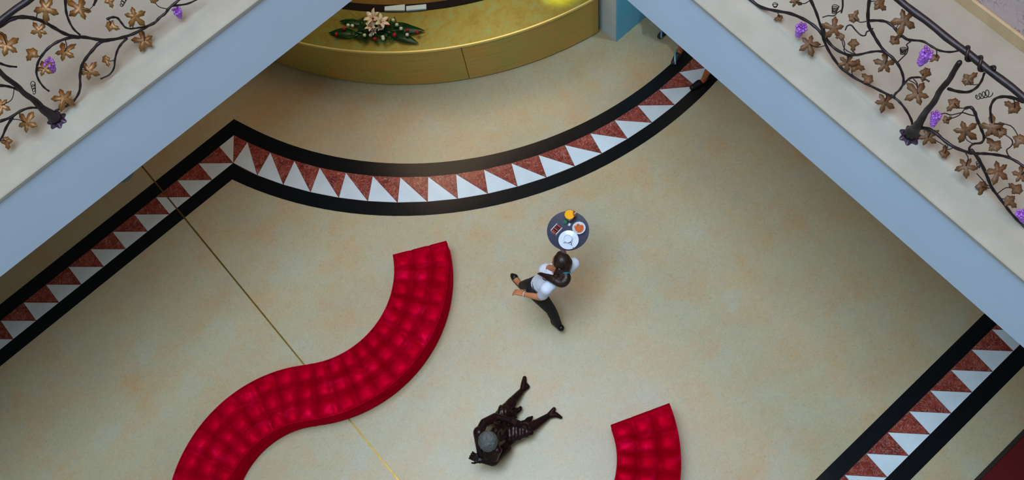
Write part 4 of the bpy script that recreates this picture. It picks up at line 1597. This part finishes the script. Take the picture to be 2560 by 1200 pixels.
# ------------------------------------------------------------------ bronze statue seated on the floor
S4 = lambda x, y, z: at(1140 + x / 4.286, 920 + y / 4.286, z)
st = thing('statue', 'dark bronze statue of a seated figure with outstretched legs on the floor', 'statue', tuple(at(1250, 1090, 0)))
mb = MB()
hipA, hipB = S4(440, 640, 0.13), S4(500, 760, 0.13)
pv = S4(440, 720, 0.15)
cst = S4(360, 800, 0.42)
nk = S4(345, 800, 0.56)
sA, sB = S4(250, 690, 0.50), S4(440, 880, 0.50)
mb.capsule(pv, cst, 0.125, 0.115).capsule(hipA, hipB, 0.11, 0.11).capsule(sA, sB, 0.055, 0.055).capsule(cst, nk, 0.10, 0.05)
hS = S4(347, 790, 0.66)
knA, anA, toA, heA = S4(545, 430, 0.19), S4(715, 235, 0.06), S4(735, 105, 0.04), S4(765, 200, 0.04)
knB, anB, toB, heB = S4(780, 655, 0.17), S4(1000, 510, 0.06), S4(1125, 530, 0.04), S4(1050, 440, 0.06)
for h, k, a in ((hipA, knA, anA), (hipB, knB, anB)):
    mb.capsule(h, k, 0.095, 0.066).capsule(k, k.lerp(a, 0.35), 0.062, 0.058).capsule(k.lerp(a, 0.35), a, 0.056, 0.034)
mb.capsule(anA, heA, 0.034, 0.03).capsule(anA, S4(728, 160, 0.05), 0.036, 0.034).capsule(S4(728, 160, 0.05), toA, 0.034, 0.024).capsule(heA, S4(728, 160, 0.05), 0.028, 0.03)
mb.capsule(anB, heB, 0.036, 0.024).capsule(anB, S4(1070, 500, 0.05), 0.036, 0.032).capsule(S4(1070, 500, 0.05), toB, 0.032, 0.018)
# the far arm reaches round to the lap
eA, wA = S4(420, 520, 0.40), S4(570, 555, 0.36)
mb.capsule(sA, S4(300, 585, 0.47), 0.052, 0.046).capsule(S4(300, 585, 0.47), eA, 0.046, 0.042).capsule(eA, wA, 0.042, 0.028)
hand(mb, wA, S4(660, 595, 0.33) - wA, Vector((0, 0, -1)), 1.0, 0.35, 1)
# the near arm is bent, its hand held out behind the head
mb.capsule(nk, S4(330, 930, 0.44), 0.075, 0.065).capsule(cst, S4(340, 920, 0.40), 0.10, 0.07)
eB, wB = S4(390, 1015, 0.36), S4(265, 990, 0.42)
mb.capsule(sB, eB, 0.052, 0.042).capsule(eB, wB, 0.040, 0.028)
hand(mb, wB, S4(170, 940, 0.46) - wB, Vector((0, 0, 1)), 1.15, 1.15, -1)
fS = (S4(330, 960, 0.5) - hS); fS.z = -0.10
mb.capsule(sA, S4(285, 900, 0.44), 0.070, 0.065).capsule(S4(400, 985, 0.36), S4(520, 850, 0.20), 0.070, 0.085)
Rs = head_mb(mb, hS, fS)
put('figure', blob(local(mb, st), 0.0055, 6), MT['bronze'], st, smooth=True)
mb = MB()
mb.ball(hS + Rs @ Vector((0, -0.022, 0.034)), (0.106, 0.116, 0.086), 20, 12, Rs)
hm = blob(local(mb, st), 0.008, 2)
for v in hm.vertices:
    nz = noise.noise(v.co * 38) * 0.006 + abs(math.sin((v.co.x * 1.3 + v.co.y) * 120)) * 0.002
    v.co += v.normal * nz
put('hair', hm, MT['bronze_hair'], st, smooth=True, label='grey patinated hair')
# dress over torso and thighs, its hem standing out in points over the knees
mb = MB()
mb.capsule(pv, cst, 0.150, 0.130).capsule(hipA, hipB, 0.135, 0.135)
hemA, hemB = S4(520, 470, 0.19), S4(735, 665, 0.17)
mb.capsule(hipA, hemA, 0.115, 0.088).capsule(hipB, hemB, 0.115, 0.088)
mb.capsule(S4(600, 490, 0.12), S4(690, 430, 0.10), 0.062, 0.022).capsule(S4(740, 610, 0.12), S4(810, 525, 0.10), 0.062, 0.020)
mb.capsule(S4(500, 600, 0.10), S4(610, 500, 0.10), 0.07, 0.06).capsule(S4(560, 690, 0.10), S4(700, 640, 0.10), 0.07, 0.06)
for q in range(5):
    t = 0.25 + 0.16 * q
    a = hipB.lerp(hemB, t)
    mb.capsule(a + Vector((-0.03, 0.07, 0.04)), a + Vector((0.05, -0.07, 0.05)), 0.055, 0.05, 10)
dm = blob(local(mb, st), 0.010, 4)
put('dress', dm, MT['bronze'], st, smooth=True)
for v in dm.vertices:
    v.co += v.normal * (0.011 * math.sin(v.co.x * 62 - v.co.y * 55) * (0.4 + 0.6 * noise.noise(v.co * 6)))
    v.co.z = max(v.co.z, 0.0)

# ------------------------------------------------------------------ chrome foot of a stand under the left gallery
cb = at(322, 437, 0)
cs = thing('barrier_stand', 'polished steel foot of a stand peeking out under the left gallery', 'stand', (cb.x - 0.03, cb.y + 0.10, 0))
put('foot', MB().lathe([(0.165, 0.0), (0.168, 0.006), (0.15, 0.016), (0.06, 0.030), (0.025, 0.05), (0.001, 0.05)], n=40), MT['steel'], cs, smooth=0.7)
put('pole', MB().lathe([(0.019, 0.045), (0.019, 0.93), (0.03, 0.94), (0.03, 0.97), (0.001, 0.985)], n=20), MT['steel'], cs, smooth=0.7)
